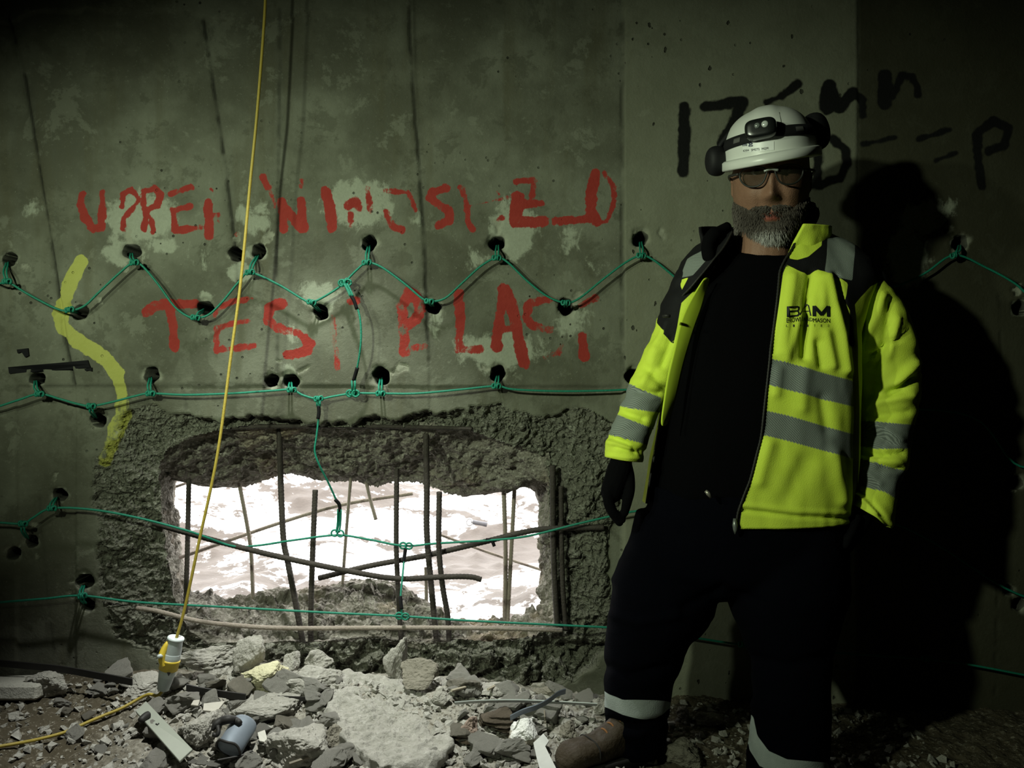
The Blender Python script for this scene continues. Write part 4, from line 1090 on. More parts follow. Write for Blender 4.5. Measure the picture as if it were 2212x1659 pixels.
# bent grey duct with a black clamp
o = thing('bent_duct', 'bluish grey bent duct with a black clamp lying near the bottom', 'duct', P(515,1610,2.28))
pa, pb = P(494,1618,2.24), P(534,1556,2.33)
d = (pb-pa).normalized(); u = d.cross(Vector((0,-1,0))).normalized(); w = d.cross(u)
rings = []
for k, (s, r) in enumerate([(0,.034),(.03,.036),(.25,.035),(.5,.035),(.75,.036),(.9,.035),(.97,.031),(1.0,.022)]):
    rings.append([pa.lerp(pb, s) + (u*math.cos(a)*r*1.0 + w*math.sin(a)*r*.72)*(1+.03*math.sin(3*a+k)) for a in np.linspace(0, 2*PI, 28, endpoint=False)])
child('body', MB().add(loft_rings(rings, True)).mesh('body'), M_BLUE, o)
child('torn_mouth', MB().tube(smooth_path([pa + (u*math.cos(a)*.036 + w*math.sin(a)*.028) + d*.003*math.sin(4*a) for a in np.linspace(0, 2*PI, 15)], 2), .0035, 6).mesh('torn_mouth'), M_DARK, o)
child('clamp', MB().tube(smooth_path([P(458,1578,2.26),P(466,1566,2.27),P(478,1558,2.28),P(494,1554,2.28),P(508,1556,2.29),P(520,1562,2.28)],4), [.004,.0055,.007,.009,.0105,.011,.0115,.012,.012,.012,.012,.012,.0115,.011,.011,.011,.010,.009,.009,.008,.006], 10).mesh('clamp'), M_DARK, o)
child('clamp_hook', MB().tube(smooth_path([P(470,1568,2.265),P(472,1580,2.255),P(468,1588,2.25),P(460,1586,2.25)],4), .006, 8).mesh('clamp_hook'), M_DARK, o)
# ------------------------------------------------------------------ the man in the high visibility jacket
PY = 2.26
person = thing('person', 'bearded man in a white helmet, lime high visibility jacket and dark trousers', 'person', (0.66, PY, 0.02))
n = NT('skin', .55, .35); f = n.noise(60, 4); n.color(n.mix(n.attr('lip'), n.mix(f, (.19,.098,.062), (.26,.145,.095)), (.26,.065,.048))); n.bump(n.noise(260,3), .0012); M_SKIN = n.m
n = NT('navy_trouser_cloth', .9, .15); f = n.noise(300, 3); n.color(n.mix(f, (.006,.007,.012), (.012,.014,.024))); n.bump(f, .001); M_NAVY = n.m
n = NT('black_shirt_cloth', 1.0, .02); f = n.noise(300, 3); n.color(n.mix(f, (.0015,.0015,.0018), (.003,.003,.0035))); n.bump(f, .001); M_SHIRT = n.m
M_GLOVE = plain('black_glove_knit', (.003,.003,.0035), .95, .04, scale=200, bump=.001)
M_REFL = None
n = NT('hi_vis_cloth', .75, .25)
wv = n.node('ShaderNodeTexWave', wave_type='BANDS', bands_direction='DIAGONAL'); n.set(wv.inputs['Vector'], n.coord()); wv.inputs['Scale'].default_value = 95; wv.inputs['Distortion'].default_value = 1.0
jag = n.math('MULTIPLY', n.math('SUBTRACT', wv.outputs['Fac'], .5), 2.5)
lime = n.mix(n.noise(25, 4), (.60,.76,.055), (.68,.83,.085))
grey = n.mix(n.step(wv.outputs['Fac'], .35, .65), (.125,.145,.13), (.24,.27,.245))
c = n.mix(n.step(n.math('ADD', n.attr('grey'), jag), -.6, .6), lime, grey)
c = n.mix(n.step(n.attr('black'), -.6, .6), c, (.005,.005,.006))
c = n.mix(n.math('MULTIPLY', n.step(n.attr('grey2'), -.6, .6), 1.0), c, grey)
n.color(c); n.bump(n.noise(420, 2), .0008)
M_HIVIS = n.m
M_LINING = plain('black_lining', (.0035,.0035,.004), .95, .03)

# -- fold lines pressed into the cloth: pixel polyline, width px, height m
def emboss(V, N, folds, seed, amp=.004, stretch=(1,1,1), scale=12):
    px, py = to_px(V); d = np.zeros(len(V)); front = sstep(.55, -.15, N[:,1])
    for pts, w, a in folds:
        l = line_dist(px, py, pts); d += 1.35*a*np.exp(-(l/w)**2)*front
    d += amp*fbm(V*np.array(stretch), scale, 3, seed)
    return V + N*d[:,None]
def max_sdf(px, py, polys):
    v = np.full(len(px), -200.0)
    for p in polys: v = np.maximum(v, poly_sdf(px, py, p))
    return v
G_FRONT = [[(1640,771),(1662,775),(1700,783),(1845,824),(1847,880),(1700,842),(1640,827)], [(1630,882),(1650,886),(1700,897),(1845,939),(1845,992),(1700,952),(1625,934)],
           [(1418,752),(1450,750),(1434,803),(1405,800)], [(1390,852),(1426,846),(1414,902),(1385,908)]]
G_SHOULDER = [[(1484,560),(1522,538),(1530,556),(1495,594),(1467,600)], [(1790,500),(1846,516),(1842,606),(1780,592),(1786,550)]]
K_FRONT = [[(1640,556),(1695,556),(1720,562),(1745,556),(1775,530),(1780,480),(1860,480),(1930,560),(1945,640),(1905,606),(1880,618),(1836,672),(1826,650),(1832,612),(1815,600),(1790,592),(1765,583),(1745,592),(1725,586),(1700,572),(1640,572)],
           [(1540,480),(1500,520),(1455,580),(1425,650),(1446,664),(1464,606),(1486,598),(1460,645),(1434,722),(1455,744),(1463,705),(1472,655),(1505,622),(1560,600),(1600,560),(1600,480)],
           [(1834,640),(1840,760),(1843,900),(1836,1135),(1850,1135),(1856,900),(1852,700),(1846,640)]]
# -- torso of the jacket: an open sheet from one zip edge round the back to the other
ringtab = np.array([  # py, left px, right px, half depth, centre Y
    (498,1562,1782,.070,2.31),(512,1535,1805,.084,2.305),(535,1502,1846,.100,2.30),(565,1474,1882,.116,2.29),(600,1458,1896,.130,2.285),(650,1452,1872,.148,2.28),(720,1446,1852,.160,2.28),
    (800,1436,1850,.170,2.28),(900,1424,1848,.176,2.28),(1000,1404,1845,.178,2.285),(1085,1390,1838,.176,2.29),(1132,1384,1836,.176,2.295)])
edgeL = np.array([(498,1588),(540,1566),(585,1530),(620,1500),(657,1466),(725,1462),(771,1450),(800,1436),(838,1432),(872,1421),(935,1412),(978,1400),(1058,1392),(1132,1388)])
edgeR = np.array([(498,1722),(522,1708),(590,1682),(691,1668),(754,1658),(838,1649),(940,1638),(1028,1617),(1090,1594),(1132,1588)])
def ring_at(py):
    return [np.interp(py, ringtab[:,0], ringtab[:,k]) for k in range(1, 5)]
def sx(px, Y): return (px-1106)/FPX*Y
NU, NV = 190, 150
hemL, hemR = 1086, 1130
Vj = []
for j in range(NV):
    v = j/(NV-1)
    for i in range(NU):
        u = i/(NU-1)
        pyb = hemL + (hemR-hemL)*sstep(.15, .95, u) - 0*u
        py = 498 + (pyb-498)*v
        l, r, dp, cy = ring_at(py)
        fy = cy - dp*.7
        xl, xr = sx(l, cy), sx(r, cy); cx, ax = (xl+xr)/2, (xr-xl)/2
        el = sx(np.interp(py, edgeL[:,0], edgeL[:,1]), fy); er = sx(np.interp(py, edgeR[:,0], edgeR[:,1]), fy)
        th0 = math.asin(max(-.995, min(.995, (el-cx)/ax))); th1 = math.asin(max(-.995, min(.995, (er-cx)/ax)))
        th = th0 + (th1-2*PI-th0)*u
        s_, c_ = math.sin(th), math.cos(th)
        e = .88
        x = cx + ax*math.copysign(abs(s_)**e, s_); y = cy - dp*math.copysign(abs(c_)**e, c_)
        z = CZ - (py-829.5)/FPX*(cy - dp*.5*c_*(1 if c_ > 0 else .4))
        Vj.append((x, y, z))
Vj = np.array(Vj)
ij = (np.arange(NV-1)[:,None]*NU + np.arange(NU-1)[None,:]).ravel()
Qj = np.stack([ij, ij+NU, ij+NU+1, ij+1], 1)
tj = mesh_np('torso', Vj, Qj)
if normals_np(tj)[(NV//2)*NU+NU-8][1] > 0:
    Qj = Qj[:, ::-1]; tj = mesh_np('torso', Vj, Qj)
FOLD_T = [([(1712,600),(1700,680),(1690,760)],12,.010),([(1752,592),(1746,640),(1742,700),(1738,770)],8,-.012),([(1728,680),(1712,740),(1700,775)],9,.008),([(1790,600),(1800,650),(1818,720),(1828,800)],10,.011),
          ([(1806,596),(1822,660),(1836,740)],6,-.010),([(1775,600),(1778,660)],10,.006),([(1768,740),(1775,790)],8,-.007),([(1785,720),(1800,790)],9,.006),([(1690,585),(1676,680),(1668,760)],5,-.004),
          ([(1682,800),(1676,850)],10,.006),([(1740,800),(1735,880)],14,.005),([(1780,860),(1790,930)],12,-.005),([(1660,960),(1640,1040)],14,.007),([(1740,1000),(1700,1080)],22,-.006),([(1800,980),(1818,1080)],14,.008),
          ([(1600,1102),(1720,1116),(1835,1120)],4,-.005),([(1600,1090),(1720,1104),(1830,1108)],5,.003)]
Vj2 = emboss(Vj, normals_np(tj), FOLD_T, 90, .004, (1,1,.35), 14)
set_verts(tj, Vj2)
jpx, jpy = to_px(Vj)
nfront = normals_np(tj)[:,1]
uu = np.tile(np.linspace(0,1,NU), NV)
isfront = Vj[:,1] < 2.275
far = np.full(len(Vj), -200.0)
blk = np.where(isfront, max_sdf(jpx, jpy, K_FRONT), np.where(Vj[:,2] > 1.06-(600-829.5)/FPX*2.28, 20.0, -20.0))
edge_in = np.minimum(np.abs(jpx - np.interp(jpy, edgeL[:,0], edgeL[:,1])), np.abs(jpx - np.interp(jpy, edgeR[:,0], edgeR[:,1])))
zipw = np.where(isfront & (uu < .5), 11 - np.abs(jpx - np.interp(jpy, edgeL[:,0], edgeL[:,1])), np.where(isfront, 10 - np.abs(jpx - np.interp(jpy, edgeR[:,0], edgeR[:,1])), -99))
blk = np.maximum(blk, zipw)
set_attr(tj, 'black', blk); set_attr(tj, 'grey', np.where(isfront, max_sdf(jpx, jpy, G_FRONT), -50)); set_attr(tj, 'grey2', np.where(Vj[:,1] < 2.33, max_sdf(jpx, jpy, G_SHOULDER), -50))
tj.materials.append(M_HIVIS); tj.materials.append(M_LINING)
bv_t = BVHTree.FromPolygons([tuple(v) for v in Vj2], [tuple(int(i) for i in q) for q in Qj])
tj = apply_mods(tj, [('SOLIDIFY', dict(thickness=.007, offset=-1, material_offset=1, material_offset_rim=1))])
jacket = child('jacket', tj, None, person); tag(jacket, 'lime yellow jacket with grey reflective bands and black yoke')
# zip teeth run down each edge
for tab, nm in ((edgeL, 0), (edgeR, 1)):
    pts = []
    for py in np.linspace(505, 1084 if nm == 0 else 1128, 60):
        col_ = 0 if nm == 0 else NU-1
        v = (py-498)/((hemL if nm == 0 else hemR)-498)
        pts.append(Vector(Vj2[int(round(v*(NV-1)))*NU + col_]) + Vector((.001 if nm == 0 else -.001, -.003, 0)))
    child('zip', MB().tube(smooth_path(pts[::2], 6), [.0026 if k % 2 else .0034 for k in range(len(smooth_path(pts[::2], 6)))], 6).mesh('zip'), M_DARK, jacket)
# zip slider hanging at the lower end
q = Vector(Vj2[(NV-1)*NU+NU-1])
child('zip_slider', MB().tube([q+Vector((-.004,-.006,.028)), q+Vector((-.004,-.008,.012)), q+Vector((-.003,-.008,.0)), q+Vector((-.003,-.006,-.012))], [.004,.007,.006,.002], 8).mesh('zip_slider'), plain('zip_metal', (.2,.22,.2), .4, .5, .6), jacket)
# lime facing inside the open right front
Vf, Qf = [], []
fac = [(600,1526,1526),(623,1512,1518),(661,1488,1512),(700,1472,1496),(750,1463,1480),(784,1454,1470),(818,1446,1462),(860,1440,1453),(920,1431,1434)]
for k, (py, a, b) in enumerate(fac):
    l, r, dp, cy = ring_at(py)
    for px_, o in ((a-6, .004), ((a+b)/2, .012), (b+6, .028)):
        Yf_ = cy - dp*.84 + o
        Vf.append(P(px_, py, Yf_))
for k in range(len(fac)-1):
    for m in range(2): Qf.append((3*k+m, 3*k+m+1, 3*k+m+4, 3*k+m+3))
fm = mesh_np('inner_facing', [tuple(v) for v in Vf], Qf)
fm = apply_mods(fm, [('SUBSURF', dict(levels=2, render_levels=2)), ('SOLIDIFY', dict(thickness=.003))])
n = NT('lime_facing', .8, .2); n.color(n.mix(n.noise(25,4), (.50,.66,.04), (.58,.74,.06))); M_LIME = n.m
child('inner_facing', fm, M_LIME, jacket)

# -- sleeves
def limb_rings(sec, nring=90, seg=56, ratio=1.0):
    """sec: (px, py, half width px, Y)"""
    sec = np.array(sec, float); t0 = np.linspace(0, 1, len(sec))
    pts = smooth_path([P(a, b, d) for a, b, w, d in sec], 12); rad = [Vector((w/FPX*d, 0, 0)) for a, b, w, d in sec]
    rad = [v.x for v in smooth_path(rad, 12)]
    idx = np.linspace(0, len(pts)-1, nring)
    rings = []
    C, R = [], []
    for s in idx:
        i = min(int(s), len(pts)-2); f = s-i
        C.append(pts[i].lerp(pts[i+1], f)); R.append(rad[i]*(1-f)+rad[i+1]*f)
    for k in range(nring):
        T = (C[min(k+1,nring-1)]-C[max(k-1,0)]).normalized()
        S = T.cross(Vector((0,1,0))).normalized(); D = S.cross(T)
        rings.append([C[k] + (S*math.cos(a) + D*math.sin(a)*ratio)*R[k] for a in np.linspace(0, 2*PI, seg, endpoint=False)])
    return rings
def tube_cloth(name, sec, folds, seed, amp, stretch, scale, parent, mat, greys=(), blacks=(), hollow=True, nring=100, ratio=1.0, smooth_sdf=True):
    rings = limb_rings(sec, nring, 60, ratio)
    V, Q, T = loft_rings(rings, False)
    me = mesh_np(name, [tuple(v) for v in V], Q)
    N = normals_np(me); V0 = verts_np(me)
    cen = V0.reshape(nring, -1, 3).mean(1).repeat(60, 0)
    if ((V0-cen)*N).sum(1).mean() < 0:
        Q = [q[::-1] for q in Q]; me = mesh_np(name, [tuple(v) for v in V], Q); N = normals_np(me)
    px, py = to_px(V0)
    V1 = emboss(V0, N, folds, seed, amp, stretch, scale); set_verts(me, V1)
    fr_ = (N[:,1] < .35)
    set_attr(me, 'grey', np.where(fr_, max_sdf(px, py, greys) if len(greys) else -50., -50.))
    set_attr(me, 'black', np.where(fr_, max_sdf(px, py, blacks) if len(blacks) else -50., -50.))
    set_attr(me, 'grey2', np.full(len(V0), -50.))
    me.materials.append(mat); me.materials.append(M_LINING)
    if hollow: me = apply_mods(me, [('SOLIDIFY', dict(thickness=.005, offset=-1, material_offset=1))])
    return child(name, me, None, parent)
SL = [(1516,572,34,2.30),(1496,620,48,2.29),(1476,680,50,2.28),(1450,745,47,2.27),(1420,808,45,2.26),(1392,862,43,2.255),(1368,920,42,2.245),(1352,965,41,2.24),(1348,992,41,2.24)]
FOLD_SL = [([(1402,800),(1440,840)],8,-.009),([(1375,845),(1425,850)],6,-.007),([(1440,700),(1400,780)],8,.006),([(1450,730),(1430,790)],6,-.006),([(1345,890),(1390,905)],7,-.010),([(1318,945),(1350,955),(1385,975)],6,-.008),
           ([(1320,955),(1360,968)],6,.007),([(1312,984),(1385,992)],5,.003),([(1330,965),(1372,978)],4,-.006),([(1420,760),(1390,830)],7,.006)]
G_SL = [[(1340,828),(1362,830),(1430,860),(1425,892),(1398,888),(1345,878),(1325,874)], [(1310,890),(1336,896),(1405,924),(1400,962),(1385,957),(1328,942),(1300,936)]]
K_SL = [K_FRONT[1], [(1424,650),(1420,700),(1440,720),(1470,650),(1500,560)]]
tube_cloth('sleeve', SL, FOLD_SL, 101, .005, (1,1,1.8), 13, jacket, M_HIVIS, G_SL, K_SL)
SR = [(1822,572,38,2.31),(1850,612,54,2.305),(1886,680,64,2.30),(1908,760,68,2.31),(1914,840,67,2.315),(1910,910,61,2.30),(1902,975,56,2.28),(1888,1040,52,2.26),(1876,1085,51,2.245),(1872,1110,52,2.24)]
FOLD_SR = [([(1875,772),(1915,745),(1960,718)],4,-.008),([(1880,700),(1862,780)],9,.009),([(1905,640),(1880,720)],9,.010),([(1925,650),(1912,740),(1890,800)],8,-.009),([(1935,690),(1918,770)],8,.008),([(1978,785),(1935,830)],9,.012),
           ([(1970,820),(1920,850)],8,-.012),([(1965,855),(1900,870),(1858,895)],9,.010),([(1960,890),(1890,900)],6,-.008),([(1850,780),(1875,830),(1865,880)],10,.008),([(1890,830),(1870,890)],8,-.008),
           ([(1850,976),(1900,985),(1950,978)],5,-.010),([(1850,985),(1905,995),(1945,1000)],6,.006),([(1900,1010),(1945,1012)],5,-.010),([(1840,1050),(1880,1080),(1925,1120)],6,-.006),([(1835,1062),(1890,1100)],5,.006),
           ([(1860,920),(1930,960)],7,-.005),([(1880,905),(1945,950)],7,.005),([(1850,1000),(1900,1045)],7,.005),([(1855,700),(1842,790)],8,-.007)]
G_SR = [[(1830,906),(1851,909),(1900,912),(1967,917),(1985,919),(1985,972),(1963,969),(1900,970),(1849,962),(1825,958)], [(1825,984),(1843,987),(1900,1002),(1946,1014),(1970,1022),(1940,1070),(1912,1059),(1870,1052),(1838,1042),(1815,1036)]]
K_SR = [K_FRONT[0]]
# cuff cut on the slant
sr = tube_cloth('sleeve', SR, FOLD_SR, 111, .006, (1,1,1.5), 12, jacket, M_HIVIS, G_SR, K_SR)
v = verts_np(sr.data); px, py = to_px(v); k = sstep(1040, 1110, py); v[:,2] -= k*(px-1872)/60*.030; set_verts(sr.data, v)

# -- standing collar
Vc = []; NCU, NCV = 110, 24
for j in range(NCV):
    v = j/(NCV-1)
    for i in range(NCU):
        u = i/(NCU-1)
        py = 572 - (572-490)*v
        l = 1522 - 12*v; r = 1792 + 2*v; cyy = 2.285; dp = .098
        xl, xr = sx(l, cyy), sx(r, cyy); cx, ax = (xl+xr)/2, (xr-xl)/2
        fy = cyy - dp*.7
        el = sx(1556 - 8*v, fy); er = sx(1688 + 42*v, fy)
        th0 = math.asin((el-cx)/ax); th1 = math.asin((er-cx)/ax); th = th0 + (th1-2*PI-th0)*u
        z = CZ - (py - 829.5)/FPX*(cyy - dp*.5*max(math.cos(th),0)) + .016*v*max(0,-math.cos(th)) - .075*v*float(sstep(.16,0,u))
        Vc.append((cx + ax*math.sin(th), cyy - dp*math.cos(th), z))
Vc = np.array(Vc); ic = (np.arange(NCV-1)[:,None]*NCU + np.arange(NCU-1)[None,:]).ravel()
Qc = np.stack([ic, ic+1, ic+NCU+1, ic+NCU], 1)
cm = mesh_np('collar', Vc, Qc)
nn_ = normals_np(cm); m_ = (Vc[:,0]-Vc[:,0].mean())*nn_[:,0]
if m_.mean() < 0: Qc = Qc[:, ::-1]; cm = mesh_np('collar', Vc, Qc); nn_ = normals_np(cm)
Vc2 = Vc + nn_*(.005*fbm(Vc, 16, 3, 130))[:,None]; set_verts(cm, Vc2)
cpx, cpy = to_px(Vc); uc = np.tile(np.linspace(0,1,NCU), NCV); vc = np.repeat(np.linspace(0,1,NCV), NCU)
set_attr(cm, 'black', np.where(uc < .5, 20., np.where(uc < .86, np.where(vc < .25, 20., -20.), 0)) + np.where(uc >= .86, np.where(vc < .2, 5., -5.), 0)); set_attr(cm, 'grey', np.full(len(Vc), -50.)); set_attr(cm, 'grey2', np.full(len(Vc), -50.))
cm.materials.append(M_HIVIS); cm.materials.append(M_LINING)
cm = apply_mods(cm, [('SOLIDIFY', dict(thickness=.008, offset=-1, material_offset=1))])
child('collar', cm, None, jacket)
child('hood_lining', MB().tube(smooth_path([P(1540,580,2.22),P(1530,548,2.225),P(1531,525,2.235),P(1545,505,2.245),P(1572,490,2.27)], 5), [.010]*3+[.018]*8+[.020]*5+[.014]*5, 14).mesh('hood_lining'), M_LINING, jacket)
# pull tab on the right chest
child('pull_tab', MB().tube([P(1432,683,2.115),P(1440,682,2.105),P(1448,683,2.105)], .004, 8).mesh('pull_tab'), M_DARK, jacket)

# -- printed company name
def ray_px(bv, px, py, eps=.0015):
    o = Vector((0,0,CZ)); d = (P(px, py, 1.0) - o).normalized()
    h, nn, i, t = bv.ray_cast(o, d)
    if h is None: return P(px, py, 2.12)
    return h - d*eps
def text_px(s, x0, x1, yb, yt, bv, name, mat, parent, bold=0.0, slope=0.0, eps=.0016, Yoff=None, curve=0.0):
    cu = bpy.data.curves.new(name, 'FONT'); cu.body = s; cu.offset = 0.0; cu.resolution_u = 3
    o = bpy.data.objects.new('tmp', cu); COL.objects.link(o)
    me = bpy.data.meshes.new_from_object(o.evaluated_get(bpy.context.evaluated_depsgraph_get())); bpy.data.objects.remove(o)
    bm = bmesh.new(); bm.from_mesh(me)
    bm.to_mesh(me); bm.free()
    V = verts_np(me); lo, hi = V.min(0), V.max(0)
    out = []
    for v in V:
        fx_ = (v[0]-lo[0])/max(hi[0]-lo[0],1e-6); fy_ = (v[1]-lo[1])/max(hi[1]-lo[1],1e-6)
        x = x0+(x1-x0)*fx_; y = yb+(yt-yb)*fy_ + slope*(x-x0) - curve*4*fx_*(1-fx_)
        out.append(tuple(ray_px(bv, x, y, eps)))
    set_verts(me, out)
    return child(name, me, mat, parent)
M_INK = plain('black_print', (.006,.008,.009), .6)
def strokes_px(strk, bv, name, mat, parent, eps=.0022):
    V, Q = [], []
    for pts, w in strk:
        for (ax_1, ay_1), (bx_1, by_1) in zip(pts[:-1], pts[1:]):
            L_ = math.hypot(bx_1-ax_1, by_1-ay_1); nx_, ny_ = -(by_1-ay_1)/L_*w/2, (bx_1-ax_1)/L_*w/2; m = max(2, int(L_/3))
            b = len(V)
            for k in range(m+1):
                t = k/m; x, y = ax_1+(bx_1-ax_1)*t, ay_1+(by_1-ay_1)*t
                V += [tuple(ray_px(bv, x+nx_, y+ny_, eps)), tuple(ray_px(bv, x-nx_, y-ny_, eps))]
            for k in range(m): Q.append((b+2*k, b+2*k+1, b+2*k+3, b+2*k+2))
    return child(name, mesh_np(name, V, Q), mat, parent)
strokes_px([([(1702,662),(1702,685)],5), ([(1700,663.5),(1724,662.5)],3.4), ([(1702,672.5),(1724,671.5)],3), ([(1700,683.5),(1723,681.5)],3.4), ([(1724,661.5),(1725.5,667),(1723,672)],3), ([(1723,671),(1726,677),(1722,682.5)],3.2)], bv_t, 'print_letter', M_INK, jacket)
strokes_px([([(1727,680),(1742.5,657.5)],2.2), ([(1741.5,657.5),(1746,659.5),(1751,682)],2.4), ([(1733,672.5),(1749,672)],1.8)], bv_t, 'print_letter', M_INK, jacket)
strokes_px([([(1758.5,660.5),(1758.5,683)],7), ([(1789.5,661),(1789.5,684)],7), ([(1759,662),(1775,680)],7), ([(1789,662),(1774,680)],7)], bv_t, 'print_letter', M_INK, jacket)
text_px('BROWN', 1699, 1734, 697, 687, bv_t, 'print_line', M_INK, jacket, .012, -.08)
text_px('AND', 1735, 1755, 694, 686, bv_t, 'print_line', M_INK, jacket, -.015)
text_px('MASON', 1756, 1793, 696, 687, bv_t, 'print_line', M_INK, jacket, .012, .03)
for k, ch in enumerate('LIMITED'):
    text_px(ch, 1698+k*15, 1701+k*15+(2 if ch == 'M' else 0), 706, 701, bv_t, 'print_letter', M_INK, jacket, .01)

# -- shirt
rings = []
for py, l, r, dp, cy in [(545,1592,1702,.070,2.295),(556,1574,1728,.080,2.295),(585,1545,1765,.095,2.29),(640,1480,1820,.122,2.285),(720,1464,1832,.142,2.282),(800,1455,1832,.158,2.28),(900,1445,1830,.168,2.28),(1000,1430,1822,.168,2.285),(1070,1420,1815,.162,2.29),(1100,1420,1812,.155,2.29)]:
    xl, xr = sx(l, cy), sx(r, cy); cx, ax = (xl+xr)/2, (xr-xl)/2
    rings.append([Vector((cx+ax*math.copysign(abs(math.sin(a))**.9, math.sin(a)), cy-dp*math.copysign(abs(math.cos(a))**.9, math.cos(a)), CZ-(py-829.5)/FPX*(cy-dp*.8*max(math.cos(a),0)) - (.008*max(math.cos(a),0) if py < 600 else 0))) for a in np.linspace(0, 2*PI, 72, endpoint=False)])
sm = MB().add(loft_rings(rings)).mesh('shirt'); sm = apply_mods(sm, [('SUBSURF', dict(levels=1, render_levels=1))])
v = verts_np(sm); set_verts(sm, v + normals_np(sm)*(.004*fbm(v*np.array([1,1,.5]), 14, 3, 140))[:,None])
child('shirt', sm, M_SHIRT, person)
child('belt_buckle', MB().tube([P(1524,1060,2.112),P(1530,1066,2.11),P(1536,1075,2.112)], [.004,.006,.004], 6).mesh('belt_buckle'), plain('buckle_metal', (.35,.33,.28), .4, .5, .7), person)

# -- trousers
mb = MB()
pel = [(1050,1412,1822,.152,2.29),(1100,1398,1826,.160,2.29),(1160,1375,1830,.162,2.29),(1225,1352,1830,.155,2.29),(1250,1420,1765,.135,2.285),(1272,1495,1625,.10,2.28),(1290,1535,1572,.06,2.275)]
rings = []
for py, l, r, dp, cy in pel:
    xl, xr = sx(l, cy), sx(r, cy); cx, ax = (xl+xr)/2, (xr-xl)/2
    rings.append([Vector((cx+ax*math.copysign(abs(math.sin(a))**.85, math.sin(a)), cy-dp*math.cos(a), CZ-(py-829.5)/FPX*cy)) for a in np.linspace(0, 2*PI, 48, endpoint=False)])
mb.add(loft_rings(rings))
LEGL = [(1462,1120,86,2.30),(1442,1215,98,2.30),(1431,1288,115,2.30),(1404,1350,94,2.30),(1388,1420,85,2.31),(1380,1480,73,2.315),(1376,1540,69,2.32),(1370,1585,68,2.32),(1370,1622,68,2.32)]
LEGR = [(1712,1120,112,2.29),(1714,1210,118,2.28),(1700,1288,126,2.25),(1703,1350,108,2.23),(1709,1420,88,2.21),(1710,1480,80,2.19),(1708,1550,82,2.17),(1702,1640,86,2.15),(1700,1700,86,2.14)]
mb.add(loft_rings(limb_rings(LEGL, 40, 40, 1.0))); mb.add(loft_rings(limb_rings(LEGR, 40, 40, 1.0)))
tm = remesh(mb.mesh('trousers'), .008, 6)
v = verts_np(tm); nn_ = normals_np(tm)
FOLD_P = [([(1320,1330),(1380,1345),(1460,1330)],10,.006),([(1310,1440),(1360,1460),(1440,1440)],10,-.008),([(1306,1555),(1370,1568),(1440,1555)],8,-.008),([(1310,1580),(1380,1590)],8,.006),([(1610,1420),(1700,1440),(1790,1420)],12,-.008),([(1625,1520),(1700,1540)],12,.008),([(1550,1275),(1480,1310)],10,-.006),([(1560,1270),(1640,1300)],10,-.006)]
set_verts(tm, emboss(v, nn_, FOLD_P, 150, .004, (1,1,1.6), 9))
px, py = to_px(v)
n = NT('navy_trousers_with_bands', .95, .03); f = n.noise(300, 3); c = n.mix(f, (.0009,.001,.0019), (.002,.0023,.0045))
c = n.mix(n.step(n.attr('band'), -.5, .5), c, n.mix(n.noise(40,3), (.30,.34,.33), (.42,.46,.45))); n.color(c); n.bump(f, .001); M_TROU = n.m
set_attr(tm, 'band', max_sdf(px, py, [[(1290,1480),(1318,1500),(1345,1512),(1440,1515),(1460,1520),(1420,1555),(1395,1556),(1345,1543),(1290,1520)], [(1610,1535),(1628,1548),(1634,1588),(1660,1622),(1700,1640),(1790,1648),(1800,1685),(1700,1680),(1640,1655),(1618,1620),(1605,1560)]]))
child('trousers', tm, M_TROU, person)

